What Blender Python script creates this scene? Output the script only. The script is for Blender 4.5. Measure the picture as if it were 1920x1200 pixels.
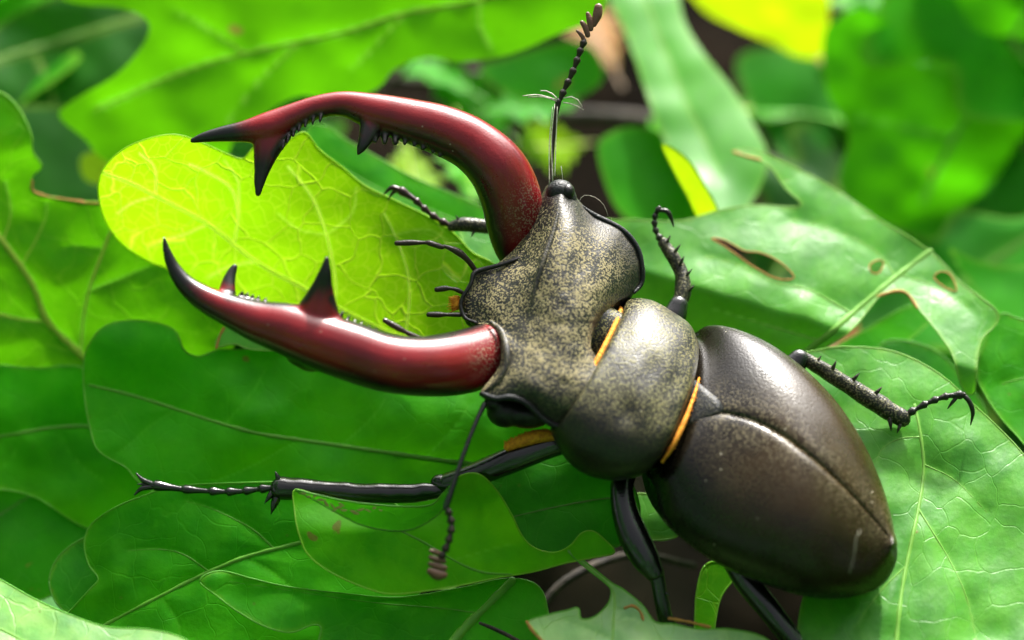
import bpy, math, random
import numpy as np
from mathutils import Vector
from mathutils.geometry import delaunay_2d_cdt

for o in list(bpy.data.objects):
    bpy.data.objects.remove(o, do_unlink=True)
scene = bpy.context.scene
COL = scene.collection
rng = random.Random(7)

# ---------------------------------------------------------------- camera, sky, sun, exposure
S = 0.01                    # everything below is modelled in centimetres
K = 190.0                   # photo pixels per centimetre in the focus plane
DC = 24.0                   # camera distance (cm)
ELEV = math.radians(50.0)   # camera looks down at this angle
Z0 = 2.0                    # height of the focus point above the leaf layer (cm)
SE, CE = math.sin(ELEV), math.cos(ELEV)

cam_d = bpy.data.cameras.new('camera')
cam = bpy.data.objects.new('camera', cam_d)
COL.objects.link(cam)
cam.location = (0, -DC * CE * S, (Z0 + DC * SE) * S)
cam.rotation_euler = (math.pi / 2 - ELEV, 0, 0)
cam_d.sensor_width = 36.0
cam_d.lens = 36.0 * DC * K / 1920.0
cam_d.clip_start = 0.01
cam_d.clip_end = 50.0
cam_d.dof.use_dof = True
cam_d.dof.focus_distance = (DC + 0.35) * S
cam_d.dof.aperture_fstop = 10.0
scene.camera = cam

SUN_EL, SUN_AZ = math.radians(33.0), math.radians(15.0)   # azimuth from +Y towards +X
world = bpy.data.worlds.new('World')
scene.world = world
world.use_nodes = True
wn = world.node_tree
sky = wn.nodes.new('ShaderNodeTexSky')
sky.sky_type = 'NISHITA'
sky.sun_disc = False
sky.sun_elevation = SUN_EL
sky.sun_rotation = SUN_AZ
sky.air_density = 0.45
sky.dust_density = 8.0
sky.ozone_density = 0.3
bg = wn.nodes['Background']
bg.inputs['Strength'].default_value = 0.14
hs = wn.nodes.new('ShaderNodeHueSaturation')      # thin bright haze: the sky is nearly white
hs.inputs['Saturation'].default_value = 0.3
wn.links.new(sky.outputs[0], hs.inputs['Color'])
wn.links.new(hs.outputs[0], bg.inputs['Color'])

sun_d = bpy.data.lights.new('sun', 'SUN')
sun_d.energy = 3.4
sun_d.angle = math.radians(3.0)
sun_d.color = (1.0, 0.96, 0.88)
sun = bpy.data.objects.new('sun', sun_d)
COL.objects.link(sun)
sdir = Vector((math.sin(SUN_AZ) * math.cos(SUN_EL), math.cos(SUN_AZ) * math.cos(SUN_EL), math.sin(SUN_EL)))
sun.rotation_euler = sdir.to_track_quat('Z', 'Y').to_euler()
sun.location = (0.1, 0.5, 0.5)

vs = scene.view_settings
vs.view_transform = 'Standard'
vs.look = 'None'
vs.gamma = 1.0
vs.exposure = 1.6
vs.use_curve_mapping = False
scene.render.engine = 'CYCLES'
scene.cycles.max_bounces = 6
scene.cycles.diffuse_bounces = 3
scene.cycles.transmission_bounces = 4
scene.cycles.use_denoising = True

# ---------------------------------------------------------------- coordinate helpers
def V(px, py, w):
    """photo pixel + height towards the camera (cm) -> view coordinates (cm)"""
    f = (DC - w) / DC
    return np.array([(px - 960.0) / K * f, (600.0 - py) / K * f, w], dtype=float)

def VA(px, py, w):
    px = np.asarray(px, float); py = np.asarray(py, float); w = np.asarray(w, float)
    f = (DC - w) / DC
    return np.stack([(px - 960.0) / K * f, (600.0 - py) / K * f, w], -1)

def to_world(v):
    v = np.asarray(v, float)
    u, vv, w = v[..., 0], v[..., 1], v[..., 2]
    return np.stack([u, vv * SE - w * CE, Z0 + vv * CE + w * SE], -1) * S

def to_px(v):
    f = (DC - v[:, 2]) / DC
    return v[:, 0] / f * K + 960.0, 600.0 - v[:, 1] / f * K

UP = np.array([0.0, CE, SE])      # world up in view coordinates
DOWN = -UP

def catmull(pts, n, closed=False):
    """resample a polyline of any dimension with a centripetal-ish Catmull-Rom"""
    p = np.asarray(pts, float)
    m = len(p)
    if closed:
        q = np.concatenate([p[-1:], p, p[:2]])
        segs = m
    else:
        q = np.concatenate([2 * p[:1] - p[1:2], p, 2 * p[-1:] - p[-2:-1]])
        segs = m - 1
    t = np.linspace(0, segs, n, endpoint=not closed)
    i = np.clip(np.floor(t).astype(int), 0, segs - 1)
    f = (t - i)[:, None]
    a, b, c, d = q[i], q[i + 1], q[i + 2], q[i + 3]
    return 0.5 * ((2 * b) + (-a + c) * f + (2 * a - 5 * b + 4 * c - d) * f ** 2 + (-a + 3 * b - 3 * c + d) * f ** 3)

def resample(poly, step, closed=False):
    p = np.asarray(poly, float)
    if closed:
        p = np.concatenate([p, p[:1]])
    seg = np.linalg.norm(np.diff(p[:, :2], axis=0), axis=1)
    s = np.concatenate([[0], np.cumsum(seg)])
    n = max(3, int(s[-1] / step))
    t = np.linspace(0, s[-1], n, endpoint=not closed)
    return np.stack([np.interp(t, s, p[:, k]) for k in range(p.shape[1])], -1)

def smoothstep(a, b, x):
    t = np.clip((x - a) / (b - a + 1e-9), 0, 1)
    return t * t * (3 - 2 * t)

def vnoise(x, y, seed):
    """cheap smooth value noise"""
    xi, yi = np.floor(x), np.floor(y)
    fx, fy = x - xi, y - yi
    fx = fx * fx * (3 - 2 * fx); fy = fy * fy * (3 - 2 * fy)
    def h(a, b):
        r = np.sin(a * 127.1 + b * 311.7 + seed * 74.7) * 43758.5453
        return r - np.floor(r)
    return ((h(xi, yi) * (1 - fx) + h(xi + 1, yi) * fx) * (1 - fy) + (h(xi, yi + 1) * (1 - fx) + h(xi + 1, yi + 1) * fx) * fy) * 2 - 1

# ---------------------------------------------------------------- object helpers
def empty(name, vloc, label, cat, group=None):
    o = bpy.data.objects.new(name, None)
    o.empty_display_size = 0.005
    COL.objects.link(o)
    o.location = to_world(vloc)
    tag(o, label, cat, group)
    return o

def tag(o, label=None, cat=None, group=None, kind=None):
    if label: o['label'] = label
    if cat: o['category'] = cat
    if group: o['group'] = group
    if kind: o['kind'] = kind
    return o

def loc_of(o):
    l = np.zeros(3)
    while o is not None:
        l += np.array(o.location); o = o.parent
    return l

def obj(name, verts, faces, mat, parent=None, origin=None, smooth=True, attrs=None, vec=None):
    """verts in view cm; links one mesh object"""
    w = to_world(verts)
    if parent is not None:
        base = loc_of(parent)
    else:
        base = w.mean(0) if origin is None else np.asarray(origin)
    me = bpy.data.meshes.new(name)
    me.from_pydata((w - base).tolist(), [], [tuple(int(i) for i in f) for f in faces])
    if smooth:
        me.polygons.foreach_set('use_smooth', [True] * len(me.polygons))
    for k, a in (attrs or {}).items():
        at = me.attributes.new(k, 'FLOAT', 'POINT')
        at.data.foreach_set('value', np.asarray(a, dtype=np.float32))
    for k, a in (vec or {}).items():
        at = me.attributes.new(k, 'FLOAT_VECTOR', 'POINT')
        at.data.foreach_set('vector', np.asarray(a, dtype=np.float32).ravel())
    me.materials.append(mat)
    me.update()
    o = bpy.data.objects.new(name, me)
    COL.objects.link(o)
    if parent is not None:
        o.parent = parent
    else:
        o.location = base
    return o

def join(parts):
    vs_, fs_, n = [], [], 0
    for v, f in parts:
        vs_.append(v)
        fs_ += [tuple(i + n for i in q) for q in f]
        n += len(v)
    return np.concatenate(vs_), fs_

def tube(pts, hw, ratio=1.0, nseg=14, step=6.0, px_w=True, up=None, round_caps=True):
    """pts: (px,py,w); hw: half widths in px. Returns verts (view cm), faces."""
    p = np.array(pts, float)
    hw = np.asarray(hw, float)
    if hw.ndim == 0:
        hw = np.full(len(p), float(hw))
    q = np.concatenate([p, hw[:, None]], 1)
    L = np.linalg.norm(np.diff(p[:, :2], axis=0), axis=1).sum()
    n = max(len(p), int(L / step), 4)
    q = catmull(q, n)
    q[:, 3] = np.maximum(q[:, 3], 0.25)
    c = VA(q[:, 0], q[:, 1], q[:, 2])
    r = q[:, 3] / K
    t = np.gradient(c, axis=0)
    t /= np.linalg.norm(t, axis=1)[:, None] + 1e-12
    ref = np.array([0, 0, 1.0]) if up is None else np.asarray(up, float)
    side = np.cross(t, ref)
    sn = np.linalg.norm(side, axis=1)[:, None]
    side = np.where(sn > 1e-3, side / (sn + 1e-12), np.array([1.0, 0, 0]))
    nor = np.cross(side, t)
    rows_c, rows_r, rows_s, rows_n = [], [], [], []
    if round_caps:
        for a in (80, 50, 25):
            a = math.radians(a)
            rows_c.append(c[0] - t[0] * r[0] * math.sin(a)); rows_r.append(r[0] * math.cos(a)); rows_s.append(side[0]); rows_n.append(nor[0])
    for i in range(n):
        rows_c.append(c[i]); rows_r.append(r[i]); rows_s.append(side[i]); rows_n.append(nor[i])
    if round_caps:
        for a in (25, 50, 80):
            a = math.radians(a)
            rows_c.append(c[-1] + t[-1] * r[-1] * math.sin(a)); rows_r.append(r[-1] * math.cos(a)); rows_s.append(side[-1]); rows_n.append(nor[-1])
    th = np.linspace(0, 2 * math.pi, nseg, endpoint=False)
    C = np.array(rows_c)[:, None, :]; R = np.array(rows_r)[:, None, None]
    SD = np.array(rows_s)[:, None, :]; NR = np.array(rows_n)[:, None, :]
    ring = C + R * (SD * np.cos(th)[None, :, None] + NR * ratio * np.sin(th)[None, :, None])
    m = len(rows_c)
    verts = ring.reshape(-1, 3)
    faces = []
    for i in range(m - 1):
        for j in range(nseg):
            k = (j + 1) % nseg
            faces.append((i * nseg + j, i * nseg + k, (i + 1) * nseg + k, (i + 1) * nseg + j))
    faces.append(tuple(range(nseg - 1, -1, -1)))
    faces.append(tuple((m - 1) * nseg + j for j in range(nseg)))
    return verts, faces

def ellipsoid(px, py, w, rx, ry, rw, rot=0.0, nu=20, nv=12):
    c = V(px, py, w)
    vs_ = []
    for i in range(nv + 1):
        a = math.pi * i / nv
        for j in range(nu):
            b = 2 * math.pi * j / nu
            x, y, z = math.sin(a) * math.cos(b) * rx / K, math.sin(a) * math.sin(b) * ry / K, math.cos(a) * rw / K
            vs_.append(c + np.array([x * math.cos(rot) - y * math.sin(rot), x * math.sin(rot) + y * math.cos(rot), z]))
    fs = []
    for i in range(nv):
        for j in range(nu):
            k = (j + 1) % nu
            fs.append((i * nu + j, (i + 1) * nu + j, (i + 1) * nu + k, i * nu + k))
    return np.array(vs_), fs

def fuse(parts, voxel, smooth_it=6, factor=0.5):
    """voxel union of overlapping closed pieces, then smoothing: one continuous skin"""
    v, f = join(parts)
    me = bpy.data.meshes.new('tmp')
    me.from_pydata(v.tolist(), [], [tuple(int(i) for i in q) for q in f])
    o = bpy.data.objects.new('tmp', me)
    COL.objects.link(o)
    r = o.modifiers.new('r', 'REMESH'); r.mode = 'VOXEL'; r.voxel_size = voxel; r.use_smooth_shade = True
    s = o.modifiers.new('s', 'SMOOTH'); s.factor = factor; s.iterations = smooth_it
    dg = bpy.context.evaluated_depsgraph_get()
    ev = o.evaluated_get(dg)
    m2 = bpy.data.meshes.new_from_object(ev)
    co = np.zeros(len(m2.vertices) * 3)
    m2.vertices.foreach_get('co', co)
    fs = [tuple(p.vertices) for p in m2.polygons]
    bpy.data.objects.remove(o, do_unlink=True)
    bpy.data.meshes.remove(me); bpy.data.meshes.remove(m2)
    return co.reshape(-1, 3), fs

# ---------------------------------------------------------------- materials
def nt(name):
    m = bpy.data.materials.new(name)
    m.use_nodes = True
    t = m.node_tree
    for n in list(t.nodes): t.nodes.remove(n)
    out = t.nodes.new('ShaderNodeOutputMaterial')
    return m, t, out

def N(t, typ, **kw):
    n = t.nodes.new(typ)
    for k, v in kw.items():
        if k in n.inputs: n.inputs[k].default_value = v
        else: setattr(n, k, v)
    return n

def math_n(t, op, a, b=None, clamp=False):
    n = t.nodes.new('ShaderNodeMath'); n.operation = op; n.use_clamp = clamp
    for i, x in enumerate((a, b)):
        if x is None: continue
        if isinstance(x, (int, float)): n.inputs[i].default_value = x
        else: t.links.new(x, n.inputs[i])
    return n.outputs[0]

def maprange(t, x, a, b, c=0.0, d=1.0):
    n = t.nodes.new('ShaderNodeMapRange'); n.interpolation_type = 'SMOOTHSTEP'
    t.links.new(x, n.inputs[0])
    for i, v in enumerate((a, b, c, d)): n.inputs[i + 1].default_value = v
    return n.outputs[0]

def mixc(t, fac, a, b):
    n = t.nodes.new('ShaderNodeMix'); n.data_type = 'RGBA'
    if isinstance(fac, (int, float)): n.inputs[0].default_value = fac
    else: t.links.new(fac, n.inputs[0])
    for i, c in ((6, a), (7, b)):
        if isinstance(c, tuple): n.inputs[i].default_value = (*c, 1)
        else: t.links.new(c, n.inputs[i])
    return n.outputs[2]

def noise(t, vec, scale, detail=3.0, rough=0.55):
    n = N(t, 'ShaderNodeTexNoise', Scale=scale, Detail=detail, Roughness=rough)
    t.links.new(vec, n.inputs['Vector'])
    return n.outputs[0]

def objcoord(t):
    return t.nodes.new('ShaderNodeTexCoord').outputs['Object']

def attr(t, name):
    n = t.nodes.new('ShaderNodeAttribute'); n.attribute_name = name
    return n

def bump(t, h, dist, strength=1.0, normal=None):
    n = N(t, 'ShaderNodeBump', Strength=strength, Distance=dist)
    t.links.new(h, n.inputs['Height'])
    if normal is not None: t.links.new(normal, n.inputs['Normal'])
    return n.outputs[0]

def leaf_mat(name, base, trans, tfac=0.45, rough=0.42, spec=0.5, vein=(0.30, 0.42, 0.06), blotch=(0.2, 0.17, 0.03), net=0.5, bumps=1.0, detail=True):
    m, t, out = nt(name)
    uv = attr(t, 'luv').outputs['Vector']
    veinf = attr(t, 'vein').outputs['Fac']
    edge = attr(t, 'edge').outputs['Fac']
    warp = N(t, 'ShaderNodeTexNoise', Scale=2.2, Detail=2.0)
    t.links.new(uv, warp.inputs['Vector'])
    wv = t.nodes.new('ShaderNodeVectorMath'); wv.operation = 'MULTIPLY_ADD'
    t.links.new(warp.outputs['Color'], wv.inputs[0]); wv.inputs[1].default_value = (0.35, 0.35, 0.0); t.links.new(uv, wv.inputs[2])
    def net_n(sc, w0, w1):
        v = N(t, 'ShaderNodeTexVoronoi', feature='DISTANCE_TO_EDGE', Scale=sc)
        t.links.new(wv.outputs[0], v.inputs['Vector'])
        return maprange(t, v.outputs['Distance'], w0, w1, 1.0, 0.0)
    if detail:
        n1 = net_n(2.6, 0.0, 0.024)
        n2 = net_n(8.0, 0.0, 0.07)
        netv = math_n(t, 'ADD', math_n(t, 'MULTIPLY', n1, 0.55), math_n(t, 'MULTIPLY', n2, 0.22), clamp=True)
        netv = math_n(t, 'MULTIPLY', netv, net)
    else:
        netv = math_n(t, 'MULTIPLY', veinf, 0.1)
    big = noise(t, uv, 0.9, 3.0)
    fine = noise(t, uv, 11.0, 4.0)
    bvar = maprange(t, big, 0.3, 0.7, 0.0, 1.0)
    dark = tuple(c * f for c, f in zip(base, (0.62, 0.72, 0.7)))
    lite = tuple(min(1, c * f) for c, f in zip(base, (1.35, 1.18, 1.1)))
    c = mixc(t, bvar, dark, lite)
    c = mixc(t, math_n(t, 'MULTIPLY', maprange(t, fine, 0.35, 0.7), 0.30), c, tuple(x * 0.5 for x in base))
    if detail:
        mot = maprange(t, noise(t, uv, 3.6, 5.0, 0.65), 0.38, 0.66)
        c = mixc(t, math_n(t, 'MULTIPLY', mot, 0.55), c, (base[0] * 1.9, base[1] * 1.2, base[2] * 1.5))
        mot2 = maprange(t, noise(t, uv, 1.7, 4.0, 0.6), 0.45, 0.68)
        c = mixc(t, math_n(t, 'MULTIPLY', mot2, 0.45), c, (base[0] * 0.6, base[1] * 0.55, base[2]))
        vf = N(t, 'ShaderNodeTexVoronoi', Scale=4.5)
        t.links.new(uv, vf.inputs['Vector'])
        fleck = math_n(t, 'MULTIPLY', maprange(t, vf.outputs['Distance'], 0.05, 0.10, 1.0, 0.0), maprange(t, noise(t, uv, 2.4, 1.0), 0.56, 0.60))
        c = mixc(t, math_n(t, 'MULTIPLY', fleck, 0.7), c, (0.10, 0.11, 0.02))
    c = mixc(t, netv, c, vein)
    c = mixc(t, math_n(t, 'MULTIPLY', veinf, 0.65), c, vein)
    spots = maprange(t, noise(t, uv, 3.1, 2.0), 0.735, 0.77)
    c = mixc(t, math_n(t, 'MULTIPLY', spots, 0.85), c, blotch)
    c = mixc(t, math_n(t, 'MULTIPLY', edge, 0.4), c, (0.22, 0.40, 0.03))
    tl = tuple(x * 0.8 for x in trans)
    tc = mixc(t, bvar, tl, trans)
    tc = mixc(t, math_n(t, 'MULTIPLY', netv, 1.0), tc, (min(1, trans[0] * 1.7), min(1, trans[1] * 1.15), trans[2] * 2 + 0.02))
    tc = mixc(t, math_n(t, 'MULTIPLY', veinf, 0.6), tc, (min(0.75, trans[0] * 2.4), min(0.9, trans[1] * 1.7), trans[2] + 0.10))
    tc = mixc(t, math_n(t, 'MULTIPLY', spots, 0.85), tc, blotch)
    bn = None
    if detail:
        ht = math_n(t, 'ADD', math_n(t, 'MULTIPLY', n1, -0.6 * net), math_n(t, 'MULTIPLY', fine, 0.45))
        bn = bump(t, ht, 0.00016 * bumps, 0.8)
    p = N(t, 'ShaderNodeBsdfPrincipled')
    t.links.new(c, p.inputs['Base Color'])
    rv = math_n(t, 'ADD', math_n(t, 'MULTIPLY', fine, 0.18), rough - 0.09)
    t.links.new(rv, p.inputs['Roughness'])
    p.inputs['Specular IOR Level'].default_value = spec
    if bn is not None: t.links.new(bn, p.inputs['Normal'])
    tr = t.nodes.new('ShaderNodeBsdfTranslucent')
    t.links.new(tc, tr.inputs['Color'])
    if bn is not None: t.links.new(bn, tr.inputs['Normal'])
    mx = t.nodes.new('ShaderNodeMixShader'); mx.inputs[0].default_value = tfac
    t.links.new(p.outputs[0], mx.inputs[1]); t.links.new(tr.outputs[0], mx.inputs[2])
    t.links.new(mx.outputs[0], out.inputs['Surface'])
    return m

def simple_trans(name, base, trans, tfac, rough=0.5):
    m, t, out = nt(name)
    oc = objcoord(t)
    n = noise(t, oc, 900.0, 3.0)
    c = mixc(t, n, tuple(x * 0.7 for x in base), tuple(min(1, x * 1.25) for x in base))
    p = N(t, 'ShaderNodeBsdfPrincipled', Roughness=rough)
    t.links.new(c, p.inputs['Base Color'])
    tr = N(t, 'ShaderNodeBsdfTranslucent', Color=(*trans, 1))
    mx = t.nodes.new('ShaderNodeMixShader'); mx.inputs[0].default_value = tfac
    t.links.new(p.outputs[0], mx.inputs[1]); t.links.new(tr.outputs[0], mx.inputs[2])
    t.links.new(mx.outputs[0], out.inputs['Surface'])
    return m

def both(key, *a, **k):
    LM[key] = leaf_mat('leaf_' + key, *a, **k)
    LM[key + '_far'] = leaf_mat('leaf_' + key + '_plain', *a, detail=False, **k)
LM = {}
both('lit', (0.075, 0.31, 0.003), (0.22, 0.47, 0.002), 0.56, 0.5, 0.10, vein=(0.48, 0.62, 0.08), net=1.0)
both('fresh', (0.052, 0.32, 0.003), (0.13, 0.50, 0.002), 0.52, 0.5, 0.12, vein=(0.30, 0.50, 0.03), net=0.45)
both('mid', (0.030, 0.27, 0.003), (0.11, 0.60, 0.003), 0.47, 0.5, 0.12, vein=(0.09, 0.34, 0.012), net=0.22)
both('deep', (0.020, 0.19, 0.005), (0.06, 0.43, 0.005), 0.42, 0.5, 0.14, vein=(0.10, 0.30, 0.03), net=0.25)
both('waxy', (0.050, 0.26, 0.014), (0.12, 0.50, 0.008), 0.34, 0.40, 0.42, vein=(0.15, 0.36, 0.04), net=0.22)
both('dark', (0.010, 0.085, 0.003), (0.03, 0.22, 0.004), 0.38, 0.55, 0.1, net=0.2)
both('bright', (0.065, 0.40, 0.003), (0.19, 0.62, 0.003), 0.48, 0.5, 0.10, vein=(0.16, 0.46, 0.02), net=0.12)
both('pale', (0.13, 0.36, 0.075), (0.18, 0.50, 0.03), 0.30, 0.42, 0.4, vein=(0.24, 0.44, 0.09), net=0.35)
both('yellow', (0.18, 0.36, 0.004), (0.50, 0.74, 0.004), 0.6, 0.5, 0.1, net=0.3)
both('dry', (0.20, 0.10, 0.03), (0.25, 0.12, 0.03), 0.25, 0.7, 0.2, vein=(0.3, 0.2, 0.1), net=0.4)
VEIN_M = {
    'lit': simple_trans('vein_pale_yellow', (0.60, 0.75, 0.20), (1.0, 1.0, 0.65), 0.95),
    'fresh': simple_trans('vein_yellow_green', (0.36, 0.50, 0.04), (0.5, 0.7, 0.03), 0.35),
    'mid': simple_trans('vein_soft_green', (0.095, 0.31, 0.015), (0.18, 0.5, 0.015), 0.35),
    'deep': simple_trans('vein_dull_green', (0.12, 0.27, 0.04), (0.15, 0.35, 0.02), 0.3),
    'waxy': simple_trans('vein_straw_green', (0.15, 0.37, 0.04), (0.25, 0.5, 0.03), 0.3),
}
VEIN_M['dark'] = VEIN_M['deep']; VEIN_M['yellow'] = VEIN_M['lit']; VEIN_M['bright'] = VEIN_M['mid']; VEIN_M['pale'] = VEIN_M['waxy']; VEIN_M['dry'] = DRY_M = simple_trans('vein_dry', (0.25, 0.16, 0.07), (0.2, 0.1, 0.03), 0.2)
MARGIN_M = {
    'lit': simple_trans('margin_lit', (0.22, 0.42, 0.03), (0.45, 0.68, 0.03), 0.6),
    'fresh': simple_trans('margin_fresh', (0.14, 0.40, 0.02), (0.34, 0.64, 0.02), 0.45),
    'bright': simple_trans('margin_bright', (0.20, 0.46, 0.02), (0.4, 0.68, 0.02), 0.45),
    'mid': simple_trans('margin_mid', (0.085, 0.34, 0.015), (0.22, 0.56, 0.015), 0.4),
    'deep': simple_trans('margin_deep', (0.07, 0.27, 0.015), (0.16, 0.45, 0.015), 0.4),
    'waxy': simple_trans('margin_waxy', (0.16, 0.36, 0.05), (0.28, 0.55, 0.03), 0.4),
}
SCAR_M = simple_trans('insect_scar_tan', (0.42, 0.36, 0.12), (0.3, 0.3, 0.05), 0.2, 0.8)
DRYEDGE_M = simple_trans('dry_leaf_edge', (0.34, 0.17, 0.03), (0.4, 0.2, 0.03), 0.2, 0.8)

def chitin(name, base, base2, rough=0.3, coat=0.0, dust=0.0, dust_col=(0.36, 0.31, 0.19), speck=1.0, grain=0.00006, attr_dark=None, dark_col=(0.006, 0.006, 0.007), spec=0.5, dust_scale=5000.0):
    m, t, out = nt(name)
    oc = objcoord(t)
    big = noise(t, oc, 170.0, 3.0)
    c = mixc(t, maprange(t, big, 0.35, 0.65), base, base2)
    if attr_dark:
        c = mixc(t, attr(t, attr_dark).outputs['Fac'], c, dark_col)
    fine = noise(t, oc, dust_scale, 1.0, 0.5)
    mid = noise(t, oc, 420.0, 4.0, 0.6)
    cover = maprange(t, mid, 0.32, 0.68)
    rv = math_n(t, 'ADD', math_n(t, 'MULTIPLY', mid, 0.12), rough - 0.06)
    if dust > 0:
        thr = maprange(t, math_n(t, 'ADD', fine, math_n(t, 'MULTIPLY', cover, 0.13 * dust)), 0.575, 0.625)
        d = attr(t, 'dust').outputs['Fac']
        dm = math_n(t, 'MULTIPLY', thr, d, clamp=True)
        c = mixc(t, dm, c, dust_col)
        rv = math_n(t, 'ADD', rv, math_n(t, 'MULTIPLY', dm, 0.35))
    vor = N(t, 'ShaderNodeTexVoronoi', Scale=700.0)
    t.links.new(oc, vor.inputs['Vector'])
    sp = maprange(t, vor.outputs['Distance'], 0.03, 0.09, 1.0, 0.0)
    sp = math_n(t, 'MULTIPLY', sp, maprange(t, noise(t, oc, 260.0, 2.0), 0.5, 0.6))
    sp = math_n(t, 'MULTIPLY', sp, 0.6 * speck)
    c = mixc(t, sp, c, (0.5, 0.46, 0.36))
    h = math_n(t, 'ADD', fine, math_n(t, 'MULTIPLY', mid, 0.8))
    b = bump(t, h, grain, 0.8)
    p = N(t, 'ShaderNodeBsdfPrincipled')
    t.links.new(c, p.inputs['Base Color']); t.links.new(rv, p.inputs['Roughness']); t.links.new(b, p.inputs['Normal'])
    p.inputs['Specular IOR Level'].default_value = spec
    p.inputs['Coat Weight'].default_value = coat
    p.inputs['Coat Roughness'].default_value = 0.12
    t.links.new(p.outputs[0], out.inputs['Surface'])
    return m

M_MAND = chitin('mandible_maroon', (0.170, 0.004, 0.007), (0.110, 0.003, 0.006), 0.29, 0.15, 0.5, dust_col=(0.22, 0.16, 0.11), speck=0.6, grain=0.00002, attr_dark='dark', dark_col=(0.004, 0.004, 0.004), spec=0.42)
M_HEAD = chitin('head_dusty_black', (0.010, 0.010, 0.010), (0.020, 0.019, 0.016), 0.42, 0.0, 1.0, dust_col=(0.22, 0.185, 0.09), speck=0.4, grain=0.00007, spec=0.40)
M_PRON = chitin('pronotum_dusty_black', (0.006, 0.006, 0.005), (0.012, 0.012, 0.008), 0.34, 0.0, 0.8, dust_col=(0.17, 0.155, 0.05), speck=0.4, grain=0.00005, spec=0.38)
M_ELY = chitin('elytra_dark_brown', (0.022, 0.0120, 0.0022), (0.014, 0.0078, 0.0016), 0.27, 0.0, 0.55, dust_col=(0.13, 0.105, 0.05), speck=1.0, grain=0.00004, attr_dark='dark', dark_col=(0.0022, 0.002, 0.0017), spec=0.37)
M_LEG = chitin('leg_glossy_black', (0.003, 0.003, 0.003), (0.005, 0.005, 0.005), 0.20, 0.35, 0.0, speck=0.4, grain=0.00003, spec=0.55)
M_LEGD = chitin('leg_dusty_black', (0.006, 0.007, 0.004), (0.016, 0.017, 0.009), 0.36, 0.0, 0.6, dust_col=(0.16, 0.15, 0.07), speck=0.6, grain=0.00008, spec=0.4)
M_TARS = chitin('tarsus_red_black', (0.020, 0.004, 0.003), (0.008, 0.004, 0.003), 0.3, 0.1, 0.0, grain=0.00004, spec=0.4)
M_SCUT = chitin('scutellum_slate', (0.012, 0.014, 0.016), (0.007, 0.008, 0.009), 0.46, 0.0, 0.5, dust_col=(0.10, 0.09, 0.06), grain=0.00009, spec=0.28)
M_ANT = chitin('antenna_brown_black', (0.010, 0.006, 0.004), (0.022, 0.013, 0.009), 0.36, 0.0, 0.0, grain=0.00006, spec=0.4)
M_CLUB = chitin('antenna_club_brown', (0.12, 0.055, 0.030), (0.08, 0.035, 0.020), 0.45, 0.0, 0.0, grain=0.00006)
M_EYE = chitin('eye_black', (0.004, 0.004, 0.004), (0.007, 0.006, 0.006), 0.36, 0.0, 0.0, grain=0.00005, spec=0.35)
M_BELLY = chitin('underside_black', (0.004, 0.004, 0.004), (0.007, 0.006, 0.005), 0.45, 0.0, 0.0, grain=0.00008, spec=0.3)

def fuzz_mat(name, a, b):
    m, t, out = nt(name)
    oc = objcoord(t)
    n = noise(t, oc, 3000.0, 2.0)
    c = mixc(t, maprange(t, n, 0.35, 0.65), a, b)
    p = N(t, 'ShaderNodeBsdfPrincipled', Roughness=0.75)
    t.links.new(c, p.inputs['Base Color'])
    t.links.new(bump(t, n, 0.00015), p.inputs['Normal'])
    tr = t.nodes.new('ShaderNodeBsdfTranslucent'); t.links.new(c, tr.inputs['Color'])
    mx = t.nodes.new('ShaderNodeMixShader'); mx.inputs[0].default_value = 0.25
    t.links.new(p.outputs[0], mx.inputs[1]); t.links.new(tr.outputs[0], mx.inputs[2])
    t.links.new(mx.outputs[0], out.inputs['Surface'])
    return m
M_FUZZ = fuzz_mat('orange_fringe_hair', (0.85, 0.36, 0.015), (0.62, 0.20, 0.01))
M_SILK = fuzz_mat('pale_hair', (0.75, 0.72, 0.62), (0.5, 0.48, 0.4))

def soil_mat():
    m, t, out = nt('soil_painted_shade')
    oc = objcoord(t)
    a = noise(t, oc, 60.0, 8.0, 0.65)
    b = noise(t, oc, 14.0, 4.0)
    c = mixc(t, maprange(t, a, 0.35, 0.7), (0.002, 0.0015, 0.001), (0.012, 0.008, 0.005))  # near black: the shade in the leaf gaps is put into the soil colour
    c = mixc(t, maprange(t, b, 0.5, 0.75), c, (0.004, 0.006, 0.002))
    p = N(t, 'ShaderNodeBsdfPrincipled', Roughness=0.95)
    p.inputs['Specular IOR Level'].default_value = 0.03
    t.links.new(c, p.inputs['Base Color'])
    t.links.new(bump(t, a, 0.004), p.inputs['Normal'])
    t.links.new(p.outputs[0], out.inputs['Surface'])
    return m
def bark_mat():
    m, t, out = nt('twig_bark')
    oc = objcoord(t)
    a = noise(t, oc, 500.0, 6.0, 0.65)
    c = mixc(t, maprange(t, a, 0.35, 0.7), (0.010, 0.007, 0.005), (0.05, 0.036, 0.024))
    p = N(t, 'ShaderNodeBsdfPrincipled', Roughness=0.85)
    t.links.new(c, p.inputs['Base Color'])
    t.links.new(bump(t, a, 0.0005), p.inputs['Normal'])
    t.links.new(p.outputs[0], out.inputs['Surface'])
    return m
M_SOIL, M_BARK = soil_mat(), bark_mat()

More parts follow.
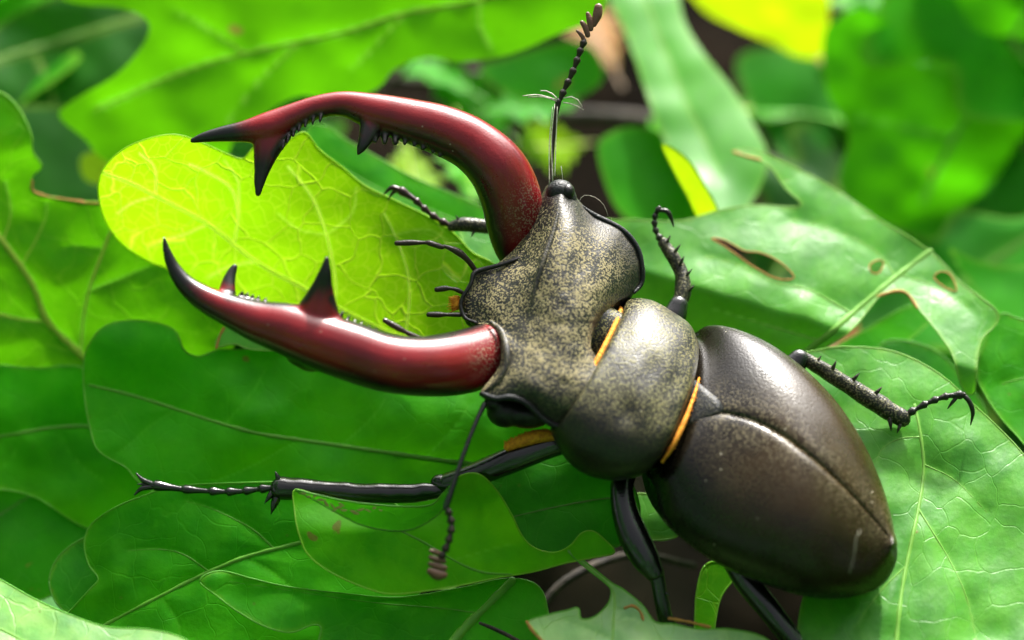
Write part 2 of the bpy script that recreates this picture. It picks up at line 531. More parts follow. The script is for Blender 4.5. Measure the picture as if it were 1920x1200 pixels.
# ---------------------------------------------------------------- ground
def ground():
    n = 90
    ext = 1.5
    xs = np.sign(np.linspace(-1, 1, n)) * np.abs(np.linspace(-1, 1, n)) ** 2.5 * ext
    X, Y = np.meshgrid(xs, xs, indexing='ij')
    Z = -0.055 + 0.006 * vnoise(X * 30, Y * 30, 3) + 0.012 * vnoise(X * 6, Y * 6, 5)
    v = np.stack([X, Y, Z], -1).reshape(-1, 3)
    f = [(i * n + j, (i + 1) * n + j, (i + 1) * n + j + 1, i * n + j + 1) for i in range(n - 1) for j in range(n - 1)]
    me = bpy.data.meshes.new('ground')
    me.from_pydata(v.tolist(), [], f)
    me.polygons.foreach_set('use_smooth', [True] * len(f))
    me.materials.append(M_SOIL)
    o = bpy.data.objects.new('ground', me)
    COL.objects.link(o)
    tag(o, 'soil and litter under the oak leaves, painted near black for their shade', 'ground', kind='structure')
ground()

# ---------------------------------------------------------------- traced oak leaves
def pip(poly, x, y):
    inside = np.zeros(len(x), bool)
    n = len(poly)
    j = n - 1
    for i in range(n):
        xi, yi = poly[i]; xj, yj = poly[j]
        c = ((yi > y) != (yj > y))
        with np.errstate(divide='ignore', invalid='ignore'):
            c &= x < (xj - xi) * (y - yi) / (yj - yi + 1e-12) + xi
        inside ^= c
        j = i
    return inside

def dist_poly(x, y, poly, closed=False):
    p = np.asarray(poly, float)[:, :2]
    if closed: p = np.concatenate([p, p[:1]])
    d = np.full(len(x), 1e9)
    for a, b in zip(p[:-1], p[1:]):
        ab = b - a
        L2 = (ab ** 2).sum() + 1e-9
        t = np.clip(((x - a[0]) * ab[0] + (y - a[1]) * ab[1]) / L2, 0, 1)
        d = np.minimum(d, np.hypot(x - a[0] - t * ab[0], y - a[1] - t * ab[1]))
    return d

LEAF_ID = [0]
def leaf(label, outline, anchor, grad, mat, veins=(), holes=(), curv=(0, 0, 0), wave=0.05, extra=None, step=7.0, group=None, jag=0.0, dry_edge=None, pucker=0.035, sharp=False, scars=()):
    """outline/veins in photo pixels, anchor=(px,py,w), grad=(dw/dx, dw/dy) per cm; veins=[(pts, hw0, hw1)]"""
    LEAF_ID[0] += 1
    seed = LEAF_ID[0]
    ax, ay, w0 = anchor
    far = w0 < -2.45
    if far: w0 = w0 * 1.55 - (-0.5 if w0 > -2.7 else 0)
    gx, gy = grad
    r = random.Random(seed)
    vl = [(catmull(np.array(p, float), max(8, len(p) * 8)), h0, h1) for p, h0, h1 in veins]
    def raw(x, y):
        dx, dy = (x - ax) / K, (y - ay) / K
        w = w0 + gx * dx + gy * dy + curv[0] * dx * dx + curv[1] * dy * dy + curv[2] * dx * dy
        w = w + wave * vnoise(x / 130.0 + seed * 3.1, y / 130.0, seed) + wave * 0.35 * vnoise(x / 52.0, y / 52.0 + seed, seed + 9)
        if extra is not None: w = w + extra(x, y)
        return w
    def wf(x, y):
        x = np.asarray(x, float); y = np.asarray(y, float)
        w = raw(x, y)
        if vl:
            d = np.full(len(x), 1e9)
            for p, h0, h1 in vl: d = np.minimum(d, dist_poly(x, y, p))
            w = w + pucker * (1 - np.exp(-d / 26.0))
        return w
    def ring(poly):
        p = np.array(poly, float)
        if not sharp: p = catmull(p, len(p) * 10, closed=True)
        p = resample(p, step * 0.8, closed=True)
        if jag > 0:
            nrm = np.roll(p, -1, 0) - np.roll(p, 1, 0)
            nrm = np.stack([nrm[:, 1], -nrm[:, 0]], -1); nrm /= np.linalg.norm(nrm, axis=1)[:, None] + 1e-9
            s = np.arange(len(p)) * step * 0.8
            p = p + nrm * (jag * vnoise(s / 22.0, s * 0 + seed, seed))[:, None]
        return p
    out = ring(outline)
    hs = [ring(h) for h in holes]
    x0, y0 = out.min(0); x1, y1 = out.max(0)
    gxs = np.arange(x0, x1, step); gys = np.arange(y0, y1, step)
    X, Y = np.meshgrid(gxs, gys)
    X[1::2] += step * 0.5
    X, Y = X.ravel(), Y.ravel()
    X = X + np.array([r.uniform(-1, 1) for _ in range(len(X))]) * step * 0.15
    ok = pip(out, X, Y) & (dist_poly(X, Y, out, True) > step * 0.55)
    for h in hs:
        ok &= ~pip(h, X, Y) & (dist_poly(X, Y, h, True) > step * 0.55)
    pts = [tuple(p) for p in out]
    edges = [(i, (i + 1) % len(out)) for i in range(len(out))]
    nb = len(out)
    for h in hs:
        n0 = len(pts)
        pts += [tuple(p) for p in h]
        edges += [(n0 + i, n0 + (i + 1) % len(h)) for i in range(len(h))]
    nb = len(pts)
    pts += list(zip(X[ok], Y[ok]))
    res = delaunay_2d_cdt([Vector((float(a), float(b))) for a, b in pts], edges, [], 0, 1e-4)
    vx = np.array([[p.x, p.y] for p in res[0]])
    tri = np.array([f for f in res[2] if len(f) == 3])
    cen = vx[tri].mean(1)
    keep = pip(out, cen[:, 0], cen[:, 1])
    for h in hs: keep &= ~pip(h, cen[:, 0], cen[:, 1])
    tri = tri[keep]
    w = wf(vx[:, 0], vx[:, 1])
    view = VA(vx[:, 0], vx[:, 1], w)
    edge = np.zeros(len(vx))
    edge[dist_poly(vx[:, 0], vx[:, 1], out, True) < 1.0] = 1.0
    vein = np.zeros(len(vx))
    for p, h0, h1 in vl:
        vein = np.maximum(vein, np.exp(-(dist_poly(vx[:, 0], vx[:, 1], p) / (h0 * 0.5 + 0.9)) ** 2) * min(1.0, h0 / 2.4))
    ang = r.uniform(0, 6.28)
    if vl:
        d = vl[0][0][-1][:2] - vl[0][0][0][:2]; ang = math.atan2(d[1], d[0])
    ca, sa = math.cos(-ang), math.sin(-ang)
    lx, ly = vx[:, 0] / K, vx[:, 1] / K
    luv = np.stack([lx * ca - ly * sa, lx * sa + ly * ca, np.full(len(lx), seed * 2.7)], -1)
    # faces of a y-down pixel grid: turn them towards the camera
    tri = tri[:, ::-1]
    o = obj('oak_leaf', view, tri, LM[mat + ('_far' if far else '')], attrs={'edge': edge, 'vein': vein}, vec={'luv': luv})
    tag(o, label, 'leaf', group)
    for i, (p, h0, h1) in enumerate(vl):
        q = resample(p, 9.0)
        wv = wf(q[:, 0], q[:, 1]) + 0.003
        hw = np.linspace(h0, h1, len(q))
        if i > 0: hw = hw * np.linspace(1.0, 0.35, len(q))
        hw = hw * (1 + 0.22 * vnoise(np.arange(len(q)) * 0.7, np.zeros(len(q)) + i, seed))
        v, f = tube(np.stack([q[:, 0], q[:, 1], wv], -1), hw, ratio=0.42, nseg=8, step=9.0)
        if i > 0 and h0 < 1.7: continue
        obj('midrib' if i == 0 else 'side_vein', v, f, VEIN_M.get(mat, VEIN_M['mid']), o)
    # rolled margin, gives the blade its thickness at the rim
    def rim(pl, m, name, hw=1.4):
        p = np.concatenate([pl, pl[:1]])
        wv = wf(p[:, 0], p[:, 1])
        v, f = tube(np.stack([p[:, 0], p[:, 1], wv], -1), hw, ratio=1.0, nseg=6, step=step * 0.8, round_caps=False)
        obj(name, v, f, m, o)
    if not far: rim(out, MARGIN_M.get(mat, MARGIN_M['mid']), 'leaf_margin')
    for h in hs: rim(h, DRYEDGE_M, 'hole_margin')
    for seg in (dry_edge or []):
        p = resample(catmull(np.array(seg, float), len(seg) * 8), 5.0)
        wv = wf(p[:, 0], p[:, 1]) + 0.004
        hw = 1.8 + 1.8 * np.abs(vnoise(np.arange(len(p)) * 0.55, np.zeros(len(p)), seed))
        v, f = tube(np.stack([p[:, 0], p[:, 1], wv], -1), hw, ratio=0.6, nseg=6, step=5.0)
        obj('dry_edge', v, f, DRYEDGE_M, o)
    for (sx, sy) in scars:
        a = r.uniform(-.5, .9); L_ = r.uniform(3, 7)
        xs = np.array([sx - L_ * math.cos(a), sx, sx + L_ * math.cos(a)]); ys = np.array([sy - L_ * math.sin(a), sy + r.uniform(-2, 2), sy + L_ * math.sin(a)])
        v, f = tube(np.stack([xs, ys, wf(xs, ys) + 0.003], -1), [1.2, r.uniform(2, 3.5), 1.0], ratio=0.3, nseg=6, step=3)
        obj('insect_scar', v, f, SCAR_M, o)
    return o

# --- leaves under and around the mandibles
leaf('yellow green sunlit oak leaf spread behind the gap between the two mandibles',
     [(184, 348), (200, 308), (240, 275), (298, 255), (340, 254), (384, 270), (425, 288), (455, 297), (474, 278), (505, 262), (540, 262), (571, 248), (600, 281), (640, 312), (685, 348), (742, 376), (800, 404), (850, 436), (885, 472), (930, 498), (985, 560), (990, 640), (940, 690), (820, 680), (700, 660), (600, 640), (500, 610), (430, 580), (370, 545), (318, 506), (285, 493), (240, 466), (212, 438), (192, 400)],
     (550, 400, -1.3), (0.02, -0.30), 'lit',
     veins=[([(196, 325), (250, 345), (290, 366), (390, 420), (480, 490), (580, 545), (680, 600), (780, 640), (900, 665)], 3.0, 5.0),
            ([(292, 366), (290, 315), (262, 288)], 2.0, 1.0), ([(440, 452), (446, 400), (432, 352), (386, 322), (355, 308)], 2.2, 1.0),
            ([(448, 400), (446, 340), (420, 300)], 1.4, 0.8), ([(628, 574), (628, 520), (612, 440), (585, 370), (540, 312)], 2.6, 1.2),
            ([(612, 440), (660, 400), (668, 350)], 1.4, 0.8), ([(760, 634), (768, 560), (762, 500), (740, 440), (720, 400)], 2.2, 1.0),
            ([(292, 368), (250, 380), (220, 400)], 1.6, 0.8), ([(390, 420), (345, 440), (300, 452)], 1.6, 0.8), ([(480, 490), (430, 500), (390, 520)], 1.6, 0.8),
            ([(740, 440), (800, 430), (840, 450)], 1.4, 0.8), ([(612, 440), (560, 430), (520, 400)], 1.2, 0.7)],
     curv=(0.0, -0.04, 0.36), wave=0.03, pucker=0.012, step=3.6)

leaf('fresh green oak leaf with a bitten brown edged notch and forked yellow veins',
     [(-160, 120), (-60, 150), (5, 175), (35, 205), (58, 250), (62, 285), (78, 312), (62, 330), (58, 352), (75, 366), (110, 372), (150, 378), (186, 380), (230, 400), (330, 440), (430, 520), (440, 620), (420, 690), (330, 740), (230, 800), (120, 800), (0, 760), (-160, 760), (-220, 400)],
     (150, 540, -1.95), (0.05, -0.05), 'fresh', jag=1.2,
     veins=[([(-120, 300), (-50, 380), (5, 452), (60, 530), (90, 602), (150, 662), (180, 700)], 5.0, 8.0),
            ([(-60, 580), (0, 590), (45, 600), (90, 603)], 3.0, 4.0), ([(208, 432), (190, 480), (168, 540), (156, 600), (152, 655)], 3.2, 4.5),
            ([(40, 497), (65, 455), (85, 410), (88, 380)], 1.8, 1.0), ([(165, 545), (230, 520), (280, 500)], 1.5, 0.8), ([(5, 455), (20, 400), (10, 340)], 2.0, 1.0),
            ([(188, 465), (140, 462), (120, 465)], 1.3, 0.7)],
     dry_edge=[[(60, 340), (62, 358), (90, 369), (130, 375), (160, 380), (186, 382)]], curv=(0, -0.05, 0), wave=0.06, pucker=0.04, step=4.5)

leaf('large smooth green oak leaf lying below the lower mandible and behind the foreleg',
     [(156, 690), (164, 652), (190, 616), (232, 602), (290, 605), (328, 620), (345, 655), (372, 668), (410, 656), (460, 655), (520, 640), (640, 640), (800, 640), (960, 650), (1080, 720), (1110, 800), (1080, 860), (960, 900), (880, 945), (700, 960), (480, 960), (330, 940), (262, 905), (235, 876), (185, 846), (168, 800), (158, 740)],
     (500, 800, -1.15), (0.03, 0.28), 'mid',
     veins=[([(168, 722), (260, 745), (400, 790), (480, 812), (560, 825), (700, 845), (850, 866), (960, 880)], 2.8, 5.5),
            ([(330, 768), (280, 800), (240, 835), (220, 850)], 1.4, 0.7), ([(560, 825), (480, 870), (400, 905)], 1.4, 0.8), ([(640, 836), (700, 780), (740, 720)], 1.4, 0.7), ([(420, 796), (470, 740), (500, 690)], 1.4, 0.7), ([(800, 858), (860, 790), (880, 760)], 1.3, 0.7)],
     curv=(0.0, -0.08, 0.0), wave=0.09, step=4.5,
     extra=lambda x, y: 0.16 * np.exp(-((x - 260) / 110.0) ** 2 - ((y - 640) / 60.0) ** 2))

leaf('small pale backed leaf lobe peeping out under the middle of the lower mandible',
     [(405, 650), (415, 622), (440, 600), (490, 600), (540, 630), (520, 655), (470, 655), (440, 645)],
     (460, 630, -1.28), (0.0, 0.3), 'waxy', wave=0.02, dry_edge=[[(406, 652), (412, 630), (420, 615)]], step=5)

leaf('deep green oak leaf with one pale vein at the left under the smooth leaf',
     [(-200, 690), (-60, 680), (60, 690), (160, 690), (260, 760), (330, 860), (300, 960), (220, 1000), (150, 985), (60, 930), (-40, 915), (-200, 920)],
     (120, 830, -1.75), (0.0, 0.12), 'mid',
     veins=[([(-120, 840), (-20, 822), (40, 812), (100, 802), (170, 800), (260, 810)], 3.4, 3.6), ([(40, 812), (20, 860), (-20, 890)], 1.5, 0.8), ([(110, 803), (140, 860), (190, 900)], 1.5, 0.8)], wave=0.08)

leaf('shaded deep green oak leaf below the foot of the foreleg',
     [(-200, 900), (-60, 905), (40, 915), (110, 935), (165, 975), (185, 1010), (170, 1060), (110, 1110), (40, 1130), (-80, 1110), (-220, 1090)],
     (60, 1010, -1.75), (0.0, 0.2), 'deep', veins=[([(-140, 1000), (-40, 985), (40, 940), (70, 920)], 2.5, 1.5)], wave=0.06)

leaf('deep green lobe with rounded tip tucked beside the lobed leaf at the bottom left',
     [(92, 1090), (105, 1050), (140, 1018), (190, 1000), (260, 1020), (260, 1120), (200, 1180), (140, 1160), (105, 1130)],
     (150, 1090, -0.85), (0.0, 0.35), 'deep', wave=0.04)

leaf('lobed green oak leaf with diagonal midrib below the foreleg',
     [(262, 932), (330, 912), (450, 905), (600, 905), (720, 930), (780, 1000), (790, 1100), (740, 1180), (600, 1240), (420, 1260), (250, 1250), (120, 1210), (110, 1170), (138, 1138), (168, 1105), (184, 1085), (166, 1058), (158, 1018), (172, 982), (215, 952)],
     (380, 1040, -0.62), (0.02, 0.25), 'mid',
     veins=[([(120, 1215), (210, 1165), (300, 1118), (380, 1078), (460, 1045), (555, 1020), (680, 985)], 3.0, 5.0),
            ([(392, 1072), (345, 1040), (300, 1030), (240, 1032)], 2.0, 0.9), ([(515, 1030), (470, 990), (400, 955), (350, 940)], 2.2, 0.9), ([(300, 1118), (330, 1160), (340, 1200)], 1.6, 0.8), ([(460, 1045), (520, 1080), (560, 1120)], 1.6, 0.8)],
     wave=0.05, step=4.5, extra=lambda x, y: -0.12 * smoothstep(60, 0, x - 158) * smoothstep(1120, 1060, y))

def curl5(x, y):
    a = 0.28 * np.exp(-((x - 690) / 150.0) ** 2) * smoothstep(1000, 930, y)        # left rim rolls towards the viewer
    b = 0.20 * np.exp(-((x - 900) / 55.0) ** 2) * smoothstep(1000, 890, y)
    c = -0.22 * np.exp(-((x - 1020) / 60.0) ** 2) * smoothstep(940, 1030, y)
    return -a + b + c
leaf('curled bright green leaf with wavy edge in front of the foreleg, blotched at its tip',
     [(553, 918), (600, 930), (660, 942), (740, 950), (805, 948), (832, 922), (862, 893), (898, 889), (930, 918), (958, 962), (978, 1003), (1000, 1026), (1038, 1036), (1068, 1024), (1090, 1000), (1112, 996), (1134, 1012), (1152, 1036), (1110, 1046), (1060, 1056), (1000, 1072), (930, 1084), (850, 1100), (745, 1114), (690, 1104), (622, 1074), (578, 1040), (560, 1000), (552, 955)],
     (800, 1000, 0.0), (-0.05, 0.22), 'bright',
     veins=[([(745, 992), (800, 1020), (850, 1050), (900, 1072), (960, 1078)], 1.8, 2.2), ([(850, 1050), (920, 1030), (960, 1020)], 1.2, 0.7)],
     wave=0.03, extra=curl5, step=5, pucker=0.02)

leaf('rolled over narrow flap with insect scars on top of the curled leaf',
     [(553, 918), (600, 929), (660, 941), (740, 949), (806, 947), (832, 924), (858, 896), (842, 940), (812, 972), (770, 993), (722, 994), (672, 982), (622, 956), (585, 935)],
     (690, 960, 0.10), (0.0, -0.4), 'deep', wave=0.012, step=5, pucker=0.0,
     scars=[(568, 926), (578, 930), (590, 931), (600, 938), (612, 944), (624, 949), (636, 951), (628, 957), (645, 956), (662, 958), (676, 955), (690, 958), (702, 953), (714, 956), (668, 963), (606, 936), (640, 946)])

leaf('shaded green oak leaf behind the curled leaf below the thorax',
     [(870, 905), (930, 880), (1000, 862), (1050, 845), (1120, 850), (1180, 900), (1200, 960), (1180, 1010), (1140, 1030), (1060, 1040), (960, 1040), (890, 980)],
     (1020, 930, -0.62), (0.0, 0.4), 'deep', wave=0.04,
     veins=[([(1180, 930), (1100, 940), (1000, 960), (900, 985)], 2.0, 1.2)])

leaf('pale waxy leaf patch lit through the gap beside the middle leg',
     [(1110, 985), (1150, 945), (1200, 925), (1250, 940), (1280, 985), (1260, 1010), (1200, 1012), (1140, 1008)],
     (1190, 970, -0.85), (0.0, 0.5), 'waxy', wave=0.03)

leaf('long tongue shaped leaf lobe at the bottom with a rounded free tip',
     [(375, 1092), (388, 1076), (420, 1071), (470, 1084), (540, 1100), (640, 1112), (745, 1120), (850, 1105), (950, 1085), (1010, 1100), (1030, 1160), (1040, 1260), (800, 1300), (610, 1290), (596, 1215), (602, 1178), (585, 1172), (545, 1186), (495, 1174), (445, 1146), (405, 1116)],
     (560, 1120, -0.16), (-0.08, 0.45), 'mid',
     veins=[([(960, 1090), (920, 1130), (870, 1180), (820, 1240)], 8.0, 10.0), ([(900, 1150), (820, 1140), (700, 1130), (560, 1110), (430, 1090)], 1.8, 1.0)], wave=0.05,
     extra=lambda x, y: 0.10 * np.exp(-((y - 1080) / 30.0) ** 2) * smoothstep(700, 450, x))

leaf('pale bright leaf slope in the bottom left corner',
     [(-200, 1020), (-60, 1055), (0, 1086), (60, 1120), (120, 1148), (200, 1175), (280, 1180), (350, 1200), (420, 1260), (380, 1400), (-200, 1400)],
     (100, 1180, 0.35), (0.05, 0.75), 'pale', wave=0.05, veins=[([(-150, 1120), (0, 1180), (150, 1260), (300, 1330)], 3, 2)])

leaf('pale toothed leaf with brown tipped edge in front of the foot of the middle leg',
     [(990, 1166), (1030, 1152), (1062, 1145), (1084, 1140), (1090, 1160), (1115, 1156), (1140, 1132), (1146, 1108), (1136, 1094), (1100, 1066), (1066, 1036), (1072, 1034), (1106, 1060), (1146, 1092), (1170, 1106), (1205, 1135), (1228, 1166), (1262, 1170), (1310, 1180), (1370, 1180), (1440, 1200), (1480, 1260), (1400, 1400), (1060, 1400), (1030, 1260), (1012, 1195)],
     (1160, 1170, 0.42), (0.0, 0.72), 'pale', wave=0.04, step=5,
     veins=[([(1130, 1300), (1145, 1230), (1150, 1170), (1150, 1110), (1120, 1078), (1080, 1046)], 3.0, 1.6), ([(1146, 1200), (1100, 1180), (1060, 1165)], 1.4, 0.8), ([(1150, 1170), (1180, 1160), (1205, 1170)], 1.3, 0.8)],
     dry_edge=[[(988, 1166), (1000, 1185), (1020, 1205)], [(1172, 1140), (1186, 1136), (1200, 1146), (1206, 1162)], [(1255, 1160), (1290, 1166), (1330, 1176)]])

# --- leaves to the right
def fold11(x, y):
    # upper part lies flat to the sky, the near part bends down towards the viewer
    d = (y - (505 + (x - 1200) * 0.30))
    return -0.0035 * np.clip(d, 0, None) - 0.000008 * np.clip(d, 0, None) ** 2
leaf('broad pale oak leaf with eaten holes and thick straw coloured midrib behind the right elytron',
     [(1100, 430), (1160, 412), (1230, 414), (1290, 412), (1350, 394), (1420, 384), (1500, 386), (1470, 350), (1440, 310), (1390, 292), (1372, 284), (1410, 280), (1460, 300), (1560, 350), (1660, 418), (1745, 472), (1800, 528), (1872, 590), (1840, 640), (1832, 690), (1828, 735), (1812, 738), (1800, 715), (1788, 672), (1762, 630), (1730, 590), (1702, 552), (1680, 546), (1650, 556), (1622, 590), (1590, 625), (1545, 655), (1510, 690), (1450, 720), (1330, 700), (1180, 640), (1090, 560)],
     (1450, 500, -1.75), (0.0, 0.66), 'waxy', jag=1.0,
     veins=[([(1500, 668), (1560, 622), (1620, 570), (1680, 520), (1745, 470)], 8.0, 5.5), ([(1600, 590), (1520, 545), (1450, 528), (1380, 495), (1320, 480)], 2.6, 1.4), ([(1680, 520), (1640, 470), (1560, 430), (1480, 410)], 2.2, 1.0), ([(1690, 516), (1760, 540), (1820, 580)], 2.0, 1.0), ([(1540, 640), (1440, 610), (1340, 580)], 2.0, 1.0)],
     holes=[[(1335, 448), (1360, 452), (1395, 470), (1425, 474), (1462, 490), (1488, 515), (1484, 524), (1450, 520), (1410, 498), (1372, 470)], [(1634, 510), (1632, 496), (1648, 488), (1656, 494), (1648, 512)], [(1752, 520), (1765, 510), (1782, 516), (1794, 546), (1770, 538)]],
     dry_edge=[[(1645, 556), (1680, 546), (1702, 552), (1720, 578)], [(1374, 284), (1395, 292), (1425, 300)]],
     wave=0.06, extra=fold11)

leaf('large green leaf with forked midrib lying under the abdomen tip',
     [(1480, 680), (1540, 655), (1600, 650), (1680, 660), (1760, 700), (1830, 762), (1900, 830), (1960, 900), (2060, 1000), (2100, 1300), (1800, 1380), (1520, 1340), (1496, 1250), (1498, 1160), (1510, 1100), (1520, 1000), (1480, 900), (1450, 780)],
     (1700, 950, -0.30), (0.0, 0.55), 'waxy',
     veins=[([(1715, 760), (1726, 815), (1732, 880), (1722, 955), (1702, 1050), (1688, 1130), (1676, 1260)], 3.0, 4.5), ([(1728, 820), (1690, 822), (1655, 840), (1640, 870)], 2.0, 1.0), ([(1722, 955), (1750, 1000), (1780, 1050), (1812, 1120), (1835, 1220)], 2.4, 1.4), ([(1730, 870), (1790, 900), (1850, 960)], 1.8, 0.9), ([(1700, 1060), (1650, 1110), (1600, 1180)], 1.8, 0.9)],
     wave=0.07, curv=(-0.03, 0.0, 0.0))

leaf('green leaf edge at the far right under the tip of the eaten leaf',
     [(1872, 592), (1930, 600), (2060, 580), (2100, 860), (1980, 880), (1900, 810), (1850, 745), (1832, 690)],
     (1900, 700, -1.35), (0.0, 0.5), 'mid', wave=0.05, veins=[([(2080, 650), (1980, 690), (1880, 720)], 2.5, 1.5)])
leaf('blurred light green leaf at the right behind the eaten leaf',
     [(1780, 470), (1830, 488), (1900, 500), (2040, 490), (2060, 620), (1940, 610), (1870, 592)],
     (1880, 540, -2.6), (0.0, 0.5), 'mid', wave=0.05)
leaf('dark shaded leaf at the right edge under the tall green leaf',
     [(1740, 380), (1800, 350), (1900, 330), (2060, 340), (2080, 520), (1960, 560), (1850, 520), (1770, 470)],
     (1880, 440, -3.8), (0.0, 0.6), 'dark', wave=0.08)
leaf('narrow green leaf seen through the gap under the eaten leaf',
     [(1560, 660), (1620, 620), (1690, 580), (1730, 570), (1745, 600), (1690, 650), (1620, 700), (1570, 710)],
     (1650, 640, -2.2), (0.1, 0.5), 'mid', wave=0.04)
leaf('rounded shaded leaf behind the claws of the right hind leg',
     [(1660, 640), (1740, 650), (1800, 700), (1850, 780), (1800, 800), (1700, 740), (1640, 690)],
     (1740, 710, -1.9), (0.1, 0.5), 'deep', wave=0.04)

# --- leaves at the back
leaf('big yellow green oak leaf spread across the top behind the upper mandible',
     [(90, -90), (110, -10), (150, 8), (215, 14), (262, 28), (280, 52), (262, 92), (215, 142), (150, 180), (112, 208), (118, 228), (160, 262), (195, 300), (300, 340), (400, 330), (440, 262), (480, 226), (560, 180), (640, 190), (705, 168), (742, 130), (800, 108), (872, 116), (962, 100), (1052, 62), (1120, 35), (1142, -10), (1180, -120), (600, -160)],
     (600, 120, -2.5), (0.03, -0.10), 'fresh',
     veins=[([(1100, -60), (900, 0), (760, 25), (640, 62), (460, 100), (330, 140), (180, 205)], 4.0, 2.0), ([(760, 25), (700, 90), (660, 130)], 2.0, 1.0), ([(560, 80), (480, 160), (420, 240)], 2.0, 1.0), ([(460, 100), (400, 60), (330, 20)], 2.0, 1.0), ([(900, 0), (900, 50), (920, 90)], 2.0, 1.0)],
     wave=0.05, curv=(0, -0.03, 0), step=9)
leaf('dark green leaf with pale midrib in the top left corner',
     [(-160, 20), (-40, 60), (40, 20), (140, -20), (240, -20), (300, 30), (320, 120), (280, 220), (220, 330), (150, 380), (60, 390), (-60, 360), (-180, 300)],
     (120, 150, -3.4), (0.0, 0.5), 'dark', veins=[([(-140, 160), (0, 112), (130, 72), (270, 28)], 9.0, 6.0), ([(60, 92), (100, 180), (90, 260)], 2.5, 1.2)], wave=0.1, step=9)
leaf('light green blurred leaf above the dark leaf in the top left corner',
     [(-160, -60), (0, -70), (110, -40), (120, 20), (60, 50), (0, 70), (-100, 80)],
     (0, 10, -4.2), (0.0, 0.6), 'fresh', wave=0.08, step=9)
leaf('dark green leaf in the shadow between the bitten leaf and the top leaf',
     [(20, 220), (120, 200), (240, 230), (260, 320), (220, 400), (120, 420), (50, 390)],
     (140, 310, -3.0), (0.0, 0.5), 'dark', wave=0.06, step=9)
leaf('tiny yellow green leaf tip left of the sunlit leaf under the top leaf',
     [(150, 300), (170, 285), (205, 288), (215, 320), (190, 345), (158, 335)],
     (180, 315, -2.7), (0.0, 0.4), 'yellow', wave=0.02, step=6)
leaf('flat green leaf seen through the loop of the upper mandible',
     [(575, 250), (610, 235), (650, 262), (710, 296), (780, 335), (860, 368), (930, 405), (980, 470), (930, 500), (820, 480), (700, 430), (620, 370)],
     (760, 370, -2.3), (0.02, 0.5), 'mid', veins=[([(930, 450), (820, 400), (700, 350), (600, 290)], 2.5, 1.4)], wave=0.05)
leaf('small light leaf behind the base of the upper mandible',
     [(860, 430), (900, 415), (960, 420), (1000, 470), (960, 520), (900, 500)],
     (920, 465, -1.6), (0.0, 0.5), 'waxy', wave=0.03)
leaf('tall pale leaf strip with yellow edge rising behind the raised antenna',
     [(1110, -100), (1142, 0), (1165, 45), (1190, 110), (1215, 185), (1240, 250), (1262, 300), (1290, 360), (1310, 408), (1345, 402), (1400, 392), (1440, 300), (1405, 220), (1365, 155), (1320, 100), (1280, 30), (1250, -100)],
     (1280, 180, -3.0), (-0.1, 0.72), 'waxy', veins=[([(1190, -60), (1240, 80), (1300, 220), (1350, 330)], 3, 2)], wave=0.08, step=9)
leaf('bright yellow strip of leaf folded along the pale leaf strip',
     [(1240, 270), (1262, 276), (1292, 300), (1318, 340), (1348, 402), (1312, 412), (1288, 368), (1258, 312)],
     (1290, 340, -2.3), (0.1, -0.2), 'yellow', wave=0.02, step=7)
leaf('yellow spotted leaf between the pale strip and the tall green leaf',
     [(1260, -100), (1310, 10), (1380, 52), (1440, 78), (1500, 108), (1546, 96), (1556, 0), (1560, -100)],
     (1450, 30, -4.2), (0.0, -0.3), 'yellow', wave=0.06, step=9)
leaf('tall lobed green oak leaf blurred at the upper right',
     [(1545, 66), (1570, 35), (1610, 14), (1662, 34), (1698, 82), (1722, 120), (1748, 108), (1722, 40), (1716, -40), (1780, -120), (1960, -140), (2080, 0), (2040, 200), (1940, 290), (1860, 340), (1800, 420), (1745, 448), (1690, 432), (1612, 392), (1572, 342), (1590, 252), (1548, 164)],
     (1700, 220, -3.6), (-0.15, -0.05), 'mid', veins=[([(1960, -40), (1900, 70), (1830, 190), (1760, 310), (1730, 380)], 6, 4), ([(1850, 155), (1760, 130), (1640, 70)], 3, 1.5), ([(1790, 260), (1700, 240), (1610, 220)], 3, 1.5)], wave=0.1, step=9)
leaf('green leaf corner at the top right beyond the tall green leaf',
     [(1820, -120), (1900, -60), (2060, -80), (2100, 240), (1960, 300), (1880, 220), (1840, 80)],
     (1940, 80, -4.6), (0.0, 0.5), 'fresh', wave=0.08, step=9)
leaf('blurred green leaf below the base of the raised antenna',
     [(1120, 280), (1150, 246), (1200, 238), (1250, 256), (1292, 306), (1312, 380), (1290, 420), (1200, 420), (1150, 380)],
     (1210, 330, -2.9), (0.0, 0.5), 'mid', wave=0.04, step=8)
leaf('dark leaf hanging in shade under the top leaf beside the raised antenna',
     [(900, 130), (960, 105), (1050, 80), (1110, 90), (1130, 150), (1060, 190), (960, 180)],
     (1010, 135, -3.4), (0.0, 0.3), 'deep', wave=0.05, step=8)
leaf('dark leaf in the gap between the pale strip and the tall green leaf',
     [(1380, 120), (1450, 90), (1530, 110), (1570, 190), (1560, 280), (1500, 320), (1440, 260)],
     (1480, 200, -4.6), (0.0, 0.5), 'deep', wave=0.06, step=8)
leaf('upright green leaf stalk base glowing between the middle and hind legs',
     [(1322, 1060), (1360, 1052), (1386, 1070), (1352, 1120), (1338, 1190), (1330, 1260), (1298, 1260), (1302, 1180), (1306, 1110)],
     (1340, 1120, -0.75), (0.1, 0.3), 'fresh', wave=0.02, step=6)

